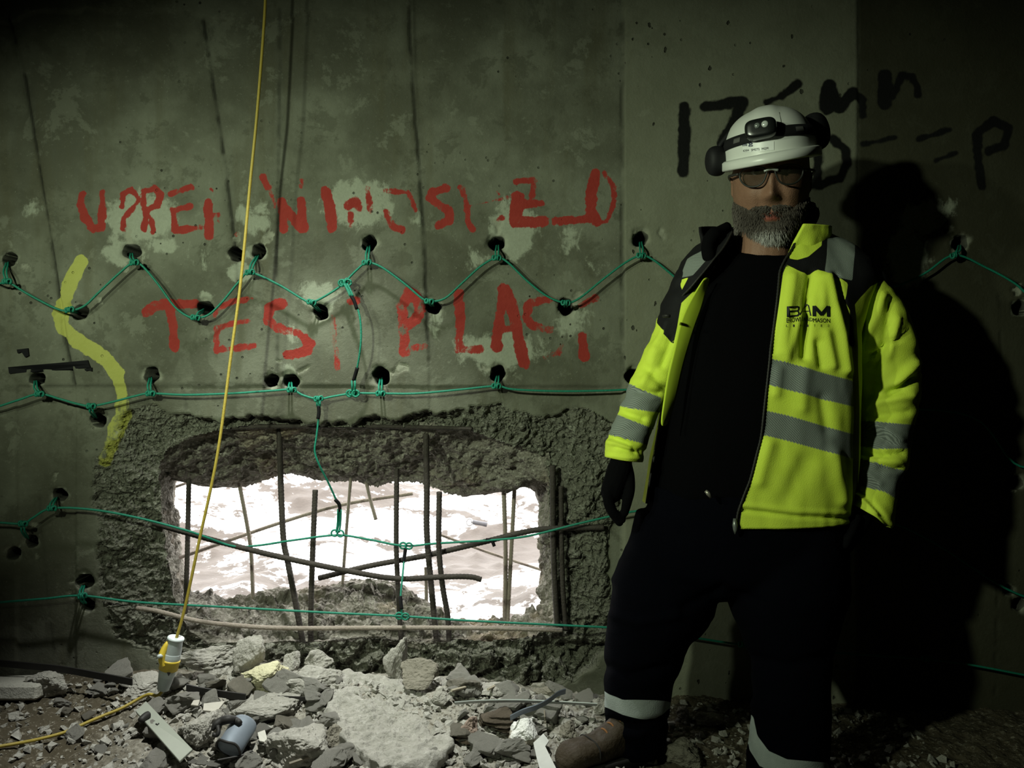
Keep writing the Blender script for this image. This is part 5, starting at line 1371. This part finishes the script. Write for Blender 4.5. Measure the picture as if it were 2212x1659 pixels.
# -- boots
n = NT('tan_boot_leather', .7, .3); f = n.noise(14, 5); c = n.mix(f, (.022,.016,.009), (.055,.039,.02)); n.color(n.mix(n.step(n.noise(40,4), .55, .7), c, (.05,.04,.028))); n.bump(n.noise(90,4), .004); M_BOOT = n.m
M_SOLE = plain('dark_rubber_sole', (.02,.019,.017), .8)
def boot(heel, toe, z0, lab):
    heel, toe = Vector(heel), Vector(toe); d = (toe-heel); L = d.length; d.normalize(); s = Vector((0,0,1)).cross(d)
    b = thing('boot', None, None); b.parent = person; b.location = heel - person.location; b['label'] = lab
    del b['label']
    prof = [(-.02,.026,.06),(.0,.036,.12),(.08,.042,.145),(.2,.045,.15),(.32,.046,.13),(.42,.045,.100),(.54,.046,.074),(.64,.050,.062),(.72,.053,.060),(.83,.054,.061),(.92,.048,.056),(.975,.036,.042),(1.0,.014,.022)]
    rings = []
    for t, w, hh in prof:
        ring = []
        for a in np.linspace(0, 2*PI, 32, endpoint=False):
            ca, sa = math.cos(a), math.sin(a)
            ring.append(heel + d*(L*t) + s*(w*math.copysign(abs(ca)**.7, ca)) + Vector((0,0,z0-heel.z + .018 + hh*.5 + hh*.5*math.copysign(abs(sa)**.75, sa))))
        rings.append(ring)
    me = MB().add(loft_rings(rings)).mesh('upper'); me = apply_mods(me, [('SUBSURF', dict(levels=2, render_levels=2))])
    v = verts_np(me); set_verts(me, v + normals_np(me)*(.0035*fbm(v, 22, 3, 160))[:,None])
    o = child('boot', me, M_BOOT, person); bpy.data.objects.remove(b)
    rings = []
    for zz, k in ((z0,1.0),(z0+.012,1.06),(z0+.022,1.06),(z0+.024,.98)):
        ring = []
        for a in np.linspace(0, 2*PI, 40, endpoint=False):
            u = (1-math.cos(a))/2; w = np.interp(u, [p[0] for p in prof], [p[1] for p in prof])*1.03
            ring.append(heel + d*(L*(-.02+1.03*u)) + s*(w*k*(1 if a < PI else -1)*(abs(math.sin(a))**.35)) + Vector((0,0,zz-heel.z)))
        rings.append(ring)
    child('sole', MB().add(loft_rings(rings)).mesh('sole'), M_SOLE, o)
    hts = ([p[0] for p in prof], [p[2] for p in prof]); wds = [p[1] for p in prof]
    def arch(t, up_=.0, k=1.0):
        hh_ = np.interp(t, *hts); w_ = np.interp(t, hts[0], wds)*k
        return [heel + d*(L*t) + s*(w_*math.copysign(abs(math.cos(a))**.7, math.cos(a))) + Vector((0,0,z0-heel.z+.018+hh_*.5+up_+hh_*.5*math.copysign(abs(math.sin(a))**.75, math.sin(a)))) for a in np.linspace(-.25, PI+.25, 17)]
    child('toe_cap_seam', MB().tube(arch(.70, .001, 1.02), .0022, 6).mesh('toe_cap_seam'), M_SOLE, o)
    child('ankle_collar', MB().tube(smooth_path([heel + d*(L*(.17+.17*math.cos(a))) + s*(.047*math.sin(a)) + Vector((0,0,z0-heel.z+.158)) for a in np.linspace(0, 2*PI, 13)], 3), .010, 8).mesh('ankle_collar'), M_BOOT, o)
    M_LACE = plain('orange_lace', (.22,.10,.035), .8)
    for k in range(4):
        t = .36+.065*k; q = heel + d*(L*t) + Vector((0,0,z0-heel.z+.018+np.interp(t,*hts)))
        child('lace', MB().tube(smooth_path([q - s*.026+Vector((0,0,-.010)), q - s*.012+Vector((0,0,.001)), q+Vector((0,0,.004)), q + s*.012+Vector((0,0,.001)), q + s*.026+Vector((0,0,-.010))], 3), .003, 6).mesh('lace'), M_LACE, o)
    return o
hb = P(1420,1640,2.34); tb = P(1207,1655,2.19)
boot((hb.x, hb.y, .03), (tb.x, tb.y, .03), .025, '')
hb = P(1702,1700,2.22)
boot((hb.x+.03, hb.y+.02, .03), (hb.x-.10, hb.y-.25, .03), .02, '')

# -- gloved right hand: palm and five fingers
mb = MB()
def cap_chain(pts, rads, seg=14):
    pth = smooth_path([P(*p) for p in pts], 5); rr = list(np.interp(np.linspace(0,1,len(pth)), np.linspace(0,1,len(rads)), rads))
    # rounded ends
    d0 = (pth[0]-pth[1]).normalized(); d1 = (pth[-1]-pth[-2]).normalized()
    a = [pth[0]+d0*rr[0]*math.sin(t) for t in (1.4,.9,.45)]; ar = [rr[0]*math.cos(t) for t in (1.4,.9,.45)]
    b = [pth[-1]+d1*rr[-1]*math.sin(t) for t in (.45,.9,1.4)]; br = [rr[-1]*math.cos(t) for t in (.45,.9,1.4)]
    mb.tube(a+pth+b, ar+rr+br, seg)
for off in (-.022, 0, .022):
    cap_chain([(1345,985,2.245+off*.8),(1338,1015,2.245+off),(1322,1062,2.245+off*1.2)], [.026,.034,.031])
cap_chain([(1350,1000,2.232),(1357,1028,2.218),(1360,1058,2.205),(1354,1086,2.20),(1349,1108,2.20)], [.018,.0175,.0145,.0135,.011])
for k, (y0, tipx, tipy) in enumerate([(2.205,1338,1122),(2.232,1333,1128),(2.258,1330,1124),(2.282,1326,1110)]):
    cap_chain([(1320,1050,y0),(1314,1076,y0-.004),(1322,1104,y0-.008),(tipx+5,tipy,y0-.004)], [.0165,.0155,.014,.0115] if k < 3 else [.014,.013,.012,.010])
hm = remesh(mb.mesh('glove'), .0032, 2)
child('glove', hm, M_GLOVE, person)
# gloved left hand inside the trouser pocket, wrist showing under the cuff
mb = MB()
cap_chain([(1872,1090,2.25),(1848,1130,2.235),(1815,1175,2.22)], [.032,.036,.034])
for k in range(4): cap_chain([(1822-4*k,1165,2.19+.022*k),(1805-5*k,1200,2.185+.022*k),(1795-4*k,1232,2.195+.022*k)], [.012,.011,.009])
cap_chain([(1850,1120,2.20),(1838,1150,2.185),(1826,1178,2.18)], [.014,.012,.010])
child('glove', remesh(mb.mesh('glove'), .004, 2), M_GLOVE, person)
# -- head in its own frame: X to the man's left (image right), F forward, Z up
HC = P(1665, 391, 2.27)
yaw, roll, pitch = math.radians(17), math.radians(6), math.radians(-13)
fw = Vector((-math.sin(yaw), -math.cos(yaw), math.sin(pitch))).normalized()
rt = fw.cross(Vector((0,0,1))).normalized() * 1.0
if rt.x < 0: rt = -rt
up = fw.cross(rt)
if up.z < 0: up = -up
up2 = (up*math.cos(roll) - rt*math.sin(roll)).normalized(); rt2 = (rt*math.cos(roll) + up*math.sin(roll)).normalized()
HM = np.array([rt[:], fw[:], up[:]])        # rows: local axes in world
HMH = np.array([rt2[:], fw[:], up2[:]])     # the helmet sits a little askew
HS = 1.12            # size of the face
def hw(v): return (np.asarray(v, float)*HS) @ HM + np.array(HC[:])
def hh(v): return np.asarray(v, float) @ HMH + np.array(HC[:])
def hl(v): return (np.asarray(v, float) - np.array(HC[:])) @ HM.T / HS
def HV(x, f, z): return Vector(hw([[x, f, z]])[0])
def face_front(x, z):
    """forward surface of the bare face at local x, z"""
    x = np.asarray(x, float); z = np.asarray(z, float)
    zz = np.where(z > 0, z/.155, z/.150)
    w = .090*np.ones_like(x) - .012*sstep(-.04,-.14,z)
    k = 1 - (np.abs(x)/w)**2.3 - np.abs(zz)**2.6
    b = .104*np.sign(k)*np.abs(k)**.5
    g = lambda cx, cz, sx_, sz_: np.exp(-((x-cx)/sx_)**2 - ((z-cz)/sz_)**2)
    b = b + .027*g(0,-.030,.013,.017) + .013*g(0,.000,.010,.028) + .008*g(.014,-.036,.008,.010) + .008*g(-.014,-.036,.008,.010)
    b = b + .007*(g(.032,.046,.026,.011) + g(-.032,.046,.026,.011)) - .013*(g(.033,.022,.020,.014) + g(-.033,.022,.020,.014))
    b = b + .007*(g(.046,-.028,.022,.022) + g(-.046,-.028,.022,.022)) + .006*g(0,-.074,.022,.006) + .006*g(0,-.087,.019,.006) - .004*g(0,-.080,.022,.003)
    b = b + .010*g(0,-.118,.025,.020) - .004*(g(.026,-.058,.008,.018) + g(-.026,-.058,.008,.018))
    return b
V, T = [], []
U_, W_ = 120, 100
pts = []
for j in range(W_+1):
    t = PI*j/W_
    for i in range(U_):
        a = 2*PI*i/U_
        z = math.cos(t); z = z*(.155 if z > 0 else .150)
        rr = max(1-abs(z/(.155 if z > 0 else .150))**2.6, 0)**(1/2.3)
        w = .090 - .012*float(sstep(-.04,-.14,z))
        x = w*rr*math.sin(a)
        k = max(1-(abs(x)/w)**2.3 - abs(z/(.155 if z>0 else .150))**2.6, 0)
        f = .104*math.sqrt(k)
        if math.cos(a) >= 0:
            ff = float(face_front(x, z)); f = max(ff, -.02) if k > .02 else f
        else: f = -f*1.02
        pts.append((x, f, z))
Q = []
for j in range(W_):
    for i in range(U_):
        i2 = (i+1)%U_; Q.append((j*U_+i, j*U_+i2, (j+1)*U_+i2, (j+1)*U_+i))
mb = MB(); mb.add((hw(pts), Q, []))
for sg in (-1, 1):   # ears
    er = []
    for s in np.linspace(-1, 1, 9):
        r = math.sqrt(max(1-s*s, .0025))
        er.append([Vector(hw([[sg*(.088+.012*(1-s*s)**.5*.5+.006*math.cos(a)*r), -.006+.017*math.cos(a)*r, -.004+.032*s]])[0]) + Vector((0,0,0)) for a in np.linspace(0,2*PI,14,endpoint=False)])
    mb.add(loft_rings(er))
# neck and body under the clothes
def capsule(a, b, r0, r1, n=9):
    mb.tube([Vector(a).lerp(Vector(b), t) for t in np.linspace(0,1,n)], list(np.linspace(r0, r1, n)), 24)
capsule(HV(0,-.02,-.06), P(1645,610,2.29), .066, .075)
capsule(P(1645,640,2.29), P(1640,1080,2.29), .08, .10)
capsule(P(1560,655,2.29), P(1745,655,2.29), .06, .06); capsule(P(1500,1120,2.30), P(1765,1120,2.29), .07, .07)
def chain(pp, rr):
    mb.tube(smooth_path([P(*p) for p in pp], 6), list(np.interp(np.linspace(0,1,(len(pp)-1)*6+1), np.linspace(0,1,len(rr)), rr)), 20)
chain([(1560,655,2.29),(1476,680,2.28),(1420,808,2.26),(1348,990,2.24)], [.052,.045,.036,.028])
chain([(1745,655,2.29),(1886,680,2.30),(1912,840,2.31),(1874,1100,2.245)], [.052,.05,.038,.03])
chain([(1500,1120,2.30),(1420,1290,2.30),(1380,1480,2.315),(1372,1610,2.33)], [.082,.075,.055,.04])
chain([(1730,1120,2.29),(1706,1300,2.25),(1710,1480,2.19),(1702,1690,2.16)], [.082,.075,.055,.04])
bm_ = remesh(mb.mesh('body'), .0038, 1)
v = verts_np(bm_); L = hl(v)
set_attr(bm_, 'lip', np.exp(-((L[:,0])/.024)**4 - ((L[:,2]+.081)/.0115)**4)*(L[:,1] > .05))
body = child('body', bm_, M_SKIN, person)
# eyes behind the glasses
for sg in (-1, 1):
    e = MB(); c = np.array([sg*.033, float(face_front(sg*.033, .022))-.006, .022])
    er = []
    for s in np.linspace(-1, 1, 11):
        r = .0125*math.sqrt(max(1-s*s, .001)); er.append([Vector(hw([[c[0]+r*math.cos(a), c[1]+.0125*s, c[2]+r*.8*math.sin(a)]])[0]) for a in np.linspace(0,2*PI,18,endpoint=False)])
    ee = child('eye', MB().add(loft_rings(er)).mesh('eye'), plain('eye_white', (.5,.48,.45), .3, .5), person)
    er = [[Vector(hw([[c[0]+r*math.cos(a), c[1]+.0122+d_, c[2]+r*math.sin(a)]])[0]) for a in np.linspace(0,2*PI,16,endpoint=False)] for r, d_ in ((.006,-.0015),(.0055,.0005),(.002,.001))]
    child('iris', MB().add(loft_rings(er)).mesh('iris'), plain('dark_iris', (.03,.02,.015), .2, .5), ee)
# beard: a soft body of hair with strands over it
rs = np.random.RandomState(5)
def beard_amt(x, z):
    """how far the hair stands off the skin"""
    line = -.064 + .45*np.clip(np.abs(x)-.045, 0, 1)          # upper edge rises to the ears
    m = sstep(line+.006, line-.012, z)
    m = np.maximum(m, np.exp(-((np.abs(x)-.018)/.020)**4 - ((z+.064)/.008)**4))      # moustache
    m = m*(1-np.exp(-(x/.028)**4 - ((z+.083)/.0125)**4))                              # mouth
    return m
bx, bz = np.meshgrid(np.linspace(-.089,.089,110), np.linspace(-.218,.02,120)); bx, bz = bx.ravel(), bz.ravel()
zc = np.maximum(bz, -.140)
wz = .0895 - .012*sstep(-.04,-.14,zc)
bxx = np.clip(bx, -wz*.985, wz*.985)
k_ = 1 - (np.abs(bxx)/wz)**2.3 - np.abs(zc/.150)**2.6
bf = np.where(k_ > 0, face_front(bxx, zc), -.02)
am = beard_amt(bx, bz)
puff = am*(.005 + .018*sstep(-.09,-.14,bz)*np.exp(-(bx/.06)**2))
vb = np.stack([bxx*(1+.05*am), bf + puff - .006*(1-am) - .03*sstep(-.17,-.218,bz), bz], 1)
# hair below the chin closes back under the jaw
vb[:,0] *= 1 - .42*sstep(-.12,-.218,bz)
vb += (rs.rand(*vb.shape)-.5)*.0024
okv = am > .12
ib = (np.arange(119)[:,None]*110 + np.arange(109)[None,:]).ravel(); Qb = np.stack([ib, ib+1, ib+111, ib+110], 1)
Qb = Qb[okv[Qb].all(1)]
used_ = np.zeros(len(vb), bool); used_[Qb.ravel()] = True; rm = np.cumsum(used_)-1
Vb = hw(vb[used_]); Qb = rm[Qb]
cand = np.nonzero(used_)[0]
SV, SQ, ST, tone = [], [], [], []
sv = len(Vb)
for k in range(9000):
    i = cand[rs.randint(len(cand))]; p = vb[i].copy() + (rs.rand(3)-.5)*.0018
    low_ = float(sstep(-.06,-.15,p[2])); ln = .007 + .011*low_ + .007*rs.rand()
    if p[2] > -.072: ln = .005 + .004*rs.rand()
    d = np.array([p[0]*2.2 + .35*rs.randn()*.5, .45 - .2*low_, -1.0 + .25*rs.randn()]); d /= np.linalg.norm(d)
    if p[2] > -.072 and abs(p[0]) < .045: d = np.array([np.sign(p[0])*.9+.2*rs.randn(), .35, -.7]); d /= np.linalg.norm(d)
    side = np.cross(d, [0,1,0.2]); side /= np.linalg.norm(side); w = .0007
    q1 = p + d*ln*.55 + np.array([0,.001,0]); q2 = p + d*ln + np.array([0,-.003,-.002])
    b = len(SV); SV += [p-side*w, p+side*w, q1+side*w*.8, q1-side*w*.8, q2]; SQ.append((b,b+1,b+2,b+3)); ST.append((b+3,b+2,b+4))
    g = .10 + .65*float(np.exp(-((abs(p[0])-.012)/.030)**2)*sstep(-.095,-.125,p[2])) + .18*low_ + .22*float(sstep(.06,.085,abs(p[0])))
    tone += [min(1, max(0, g*(.7+.5*rs.rand())))]*5
SV = hw(np.array(SV)); SQ = np.array(SQ)+sv; ST = np.array(ST)+sv
hmesh = mesh_np('beard', np.concatenate([Vb, SV]), np.concatenate([Qb, SQ]), ST)
set_attr(hmesh, 'tone', np.concatenate([np.full(len(Vb), .12), np.array(tone)]))
n = NT('grey_beard_hair', .6, .3); n.color(n.ramp(n.attr('tone'), [(0,(.03,.022,.016)),(.4,(.10,.086,.072)),(1,(.55,.545,.52))])); M_HAIR = n.m
bd = child('beard', hmesh, M_HAIR, person); tag(bd, 'short grey beard, whiter at the chin', kind='stuff')

# -- helmet
hel = thing('helmet', None, None, (0,0,0)); hel.parent = person
del_keys = [k for k in ('label','category') if k in hel]
hel.location = HC - person.location
tag(hel, 'white safety helmet with headlamp and black ear defenders')
M_HELM = plain('white_helmet_plastic', (.66,.68,.64), .35, .5, var=.05, scale=12)
M_BLACKP = plain('black_plastic', (.007,.007,.008), .65, .3)
M_STRAP = plain('black_strap', (.012,.012,.013), .8, .2)
HB, HT = .047, .182     # brim height above the head centre, crown height
HXC, HFC = .004, -.012
def dome(a, s, off=0.0):
    """helmet surface: a = bearing (0 = forward), s = 0 at the brim .. 1 at the crown"""
    ph = s*PI/2
    c, z = math.cos(ph)**.78, math.sin(ph)**.92
    ax, af = .124+off, .150+off
    r = 1.0
    x = ax*c*math.sin(a); f = af*c*math.cos(a)
    ridge = .005*math.exp(-(x/.030)**4)*(1 if s > .25 else s/.25)
    return (HXC + x, HFC + f + .0*ridge, HB + .012 + (HT-HB+off)*z + ridge)
NA2, NS = 96, 40
rings = []
def brim_ext(a): return .028*max(0, math.cos(a))**2.5 + .008
for dz, k, w in ((-.012,.97,.55),(-.014,1.0,1.0),(-.010,1.01,1.05),(.008,1.01,1.0),(.012,1.0,.55)):
    ring = []
    for i in range(NA2):
        a = 2*PI*i/NA2; x, f, z = dome(a, 0); e = brim_ext(a)*w
        ring.append(Vector(hh([[x*k + e*math.sin(a), (f-HFC)*k + HFC + e*math.cos(a), HB + .012 + dz - .003*max(0, math.cos(a))**2*w]])[0]))
    rings.append(ring)
for j in range(1, NS+1):
    rings.append([Vector(hh([dome(2*PI*i/NA2, j/NS*.995 if j < NS else .995)])[0]) for i in range(NA2)])
hmsh = MB().add(loft_rings(rings, True)).mesh('shell')
bv_h = BVHTree.FromPolygons([v.co[:] for v in hmsh.vertices], [tuple(p.vertices) for p in hmsh.polygons])
child('shell', hmsh, M_HELM, hel)
# groove at the edge of the raised crown panel
M_GROOVE = plain('groove_grey', (.22,.23,.21), .5)
for gp in (((1683,243),(1686,258),(1688,272)),):
    hp = []
    for x, y in gp:
        d = (P(x, y, 1.0) - Vector((0,0,CZ))).normalized(); h_ = bv_h.ray_cast(Vector((0,0,CZ)), d)[0]
        if h_ is not None: hp.append(h_)
    if len(hp) > 1: child('crown_groove', MB().tube(smooth_path(hp, 5), .0012, 6).mesh('crown_groove'), M_GROOVE, hel)
def band(a0, a1, s_of, hgt, off, n, name, mat, th=.003):
    V, Q = [], []
    for i in range(n+1):
        a = a0+(a1-a0)*i/n; s = s_of(a)
        for ds, o in ((-hgt, off), (hgt, off), (hgt, off-th), (-hgt, off-th)): V.append(hh([dome(a, s+ds, o)])[0])
    for i in range(n):
        for k in range(4): k2 = (k+1)%4; Q.append((4*i+k, 4*i+4+k, 4*i+4+k2, 4*i+k2))
    return child(name, mesh_np(name, V, Q), mat, hel)
band(-2.9, 2.9, lambda a: .215+.05*math.cos(a), .068, .004, 80, 'headlamp_strap', M_STRAP)
for a0, a1 in ((-.80,-.62),(.62,.82)): band(a0, a1, lambda a: .215+.05*math.cos(a), .030, .0052, 6, 'strap_print', plain('grey_strap_print', (.10,.10,.095), .6), .001)
# headlamp
la = -.12
c = np.array(dome(la, .275, .016)); fdir = np.array([math.sin(la), math.cos(la), .25]); fdir /= np.linalg.norm(fdir)
sdir = np.cross(fdir, [0,0,1]); sdir /= np.linalg.norm(sdir); udir = np.cross(sdir, fdir)
rings = []
for d_, k in ((-.022,.90),(-.01,1.0),(.008,1.0),(.016,.93),(.019,.75)):
    rings.append([Vector(hh([c + fdir*d_ + sdir*(.040*k*math.copysign(abs(math.cos(a))**.5, math.cos(a))) + udir*(.026*k*math.copysign(abs(math.sin(a))**.6, math.sin(a)))])[0]) for a in np.linspace(0,2*PI,36,endpoint=False)])
lm = apply_mods(MB().add(loft_rings(rings)).mesh('headlamp'), [('SUBSURF', dict(levels=1, render_levels=1))])
child('headlamp', lm, plain('glossy_black_lamp', (.008,.009,.009), .22, .5), hel)
for sx_, rr, col in ((.013,.0085,(.45,.48,.46)),(-.006,.007,(.16,.18,.17))):
    cc_ = c + fdir*.0195 + sdir*sx_ + udir*.005
    rings = [[Vector(hh([cc_ + fdir*o + sdir*r*math.cos(a) + udir*r*math.sin(a)])[0]) for a in np.linspace(0,2*PI,20,endpoint=False)] for o, r in ((-.002,rr),(.001,rr),(.0025,rr*.6),(.003,rr*.15))]
    child('lamp_lens', MB().add(loft_rings(rings)).mesh('lamp_lens'), plain('lamp_lens_%d' % int(rr*1e4), col, .15, .7), hel)
# sticker under the lamp, with its small print
SV = [ray_px(bv_h, x, y, .0012) for y0, y1 in ((0,1),) for (x, y) in [(1604+68*i/8, (311-6*i/8) + (19)*j/3) for j in range(4) for i in range(9)]]
SQ = [(j*9+i, j*9+i+1, j*9+i+10, j*9+i+9) for j in range(3) for i in range(8)]
child('sticker', mesh_np('sticker', [tuple(v) for v in SV], SQ), plain('white_sticker', (.74,.76,.74), .4, .5, var=.02), hel)
M_BLUEINK = plain('dark_blue_print', (.02,.03,.08), .5)
text_px('IOSH', 1605, 1617, 328, 323.5, bv_h, 'sticker_text', M_INK, hel, .01, -.12, .0035)
text_px('SMSTS', 1622, 1640, 326.5, 321.5, bv_h, 'sticker_text', M_INK, hel, .01, -.12, .0035)
text_px('MGM', 1645, 1659, 324, 319, bv_h, 'sticker_text', M_INK, hel, .02, -.12, .0035)
text_px('mi', 1604, 1613, 316, 309, bv_h, 'sticker_text', M_BLUEINK, hel, .03, -.1, .0035)
text_px('g', 1616, 1626, 317, 309, bv_h, 'sticker_text', M_BLUEINK, hel, .0, -.1, .0035)
# ear defenders folded up at the sides
for sg, cup, arm0 in ((-1, P(1546,348,2.27), P(1594,268,2.26)), (1, P(1764,284,2.30), P(1735,262,2.30))):
    cp = thing('ear_defender', None, None); COL.objects.unlink(cp); bpy.data.objects.remove(cp)
    rings = []
    axd = (rt2*sg*.75 + fw*.45 + up2*.1).normalized(); u1 = axd.cross(up2).normalized(); u2 = axd.cross(u1)
    for d_, k in ((-.022,.6),(-.02,.9),(-.006,1.0),(.010,.95),(.020,.75),(.024,.35)):
        rings.append([cup + axd*d_*(1.1 if sg < 0 else 1.3) + (u1*math.cos(a)*(.032 if sg < 0 else .040) + u2*math.sin(a)*(.042 if sg < 0 else .054))*k for a in np.linspace(0,2*PI,28,endpoint=False)])
    ed = child('ear_defender', apply_mods(MB().add(loft_rings(rings)).mesh('ear_defender'), [('SUBSURF', dict(levels=1, render_levels=1))]), M_BLACKP, hel)
    child_ = MB().tube(smooth_path([arm0, arm0.lerp(cup, .5) + axd*.014, cup + axd*.012], 5), .007, 8).mesh('hinge_arm')
    a_ = link('hinge_arm', child_, M_BLACKP, hel); a_.location = -HC
# chin side strap and rolled black lining by the left jaw
child('padded_lining', MB().tube(smooth_path([P(1700,500,2.25),P(1735,485,2.26),P(1752,466,2.28),P(1748,446,2.30)], 5), [.010]+[.022]*12+[.018]*3, 14).mesh('padded_lining'), M_LINING, jacket)

# -- safety glasses
gl = thing('safety_glasses', None, None); gl.parent = person; gl.location = HC - person.location
tag(gl, 'clear wraparound safety glasses with grey frame')
n = NT('clear_lens', .04, .8); n.color((.025,.025,.016)); n.b.inputs['Alpha'].default_value = .5; n.b.inputs['IOR'].default_value = 1.6; M_LENS = n.m
M_FRAME = plain('grey_frame', (.022,.023,.020), .45, .4)
GR = .096
def gpt(x, z):
    """wraparound surface in front of the face"""
    a = x/GR*1.0
    return np.array([GR*math.sin(a)*.98, .020 + GR*math.cos(a)*1.0 + .004, z])
for sg in (-1, 1):
    out = [(.009,.019),(.016,.029),(.032,.033),(.052,.033),(.072,.028),(.082,.018),(.076,.003),(.058,-.009),(.034,-.011),(.018,-.002)]
    o2 = smooth_path([Vector((x*sg, z, 0)) for x, z in out] + [Vector((out[0][0]*sg, out[0][1], 0))], 4)[:-1]
    k = len(o2); cx_ = sum(p.x for p in o2)/k; cz_ = sum(p.y for p in o2)/k
    V = []
    for r in (1.0, .66, .33): V += [hw([gpt(cx_+(p.x-cx_)*r, cz_+(p.y-cz_)*r)])[0] for p in o2]
    V.append(hw([gpt(cx_, cz_)])[0])
    Q = [(j*k+i, j*k+(i+1)%k, (j+1)*k+(i+1)%k, (j+1)*k+i) for j in range(2) for i in range(k)]; T = [(2*k+i, 2*k+(i+1)%k, 3*k) for i in range(k)]
    lens = child('lens', mesh_np('lens', V, Q, T), M_LENS, gl)
    fp = [Vector(hw([gpt(p.x, p.y) + np.array([0,.001,0])])[0]) for p in o2]; fp.append(fp[0]); fp.append(fp[1])
    child('rim', MB().tube(fp, .0024, 8).mesh('rim'), M_FRAME, gl)
    child('temple', MB().tube(smooth_path([Vector(hw([gpt(sg*.086, .020)])[0]), HV(sg*.094, .06, .018), HV(sg*.098, .02, .014), HV(sg*.096, -.03, .008)], 5), .0035, 8).mesh('temple'), M_FRAME, gl)
child('bridge', MB().tube(smooth_path([Vector(hw([gpt(x, z) + np.array([0,.003,0])])[0]) for x, z in ((-.016,.022),(0,.026),(.016,.022))], 5), .0038, 8).mesh('bridge'), plain('bright_bridge', (.35,.38,.35), .3, .5, .4), gl)
for o in (hel, gl):
    if 'category' in o: del o['category']
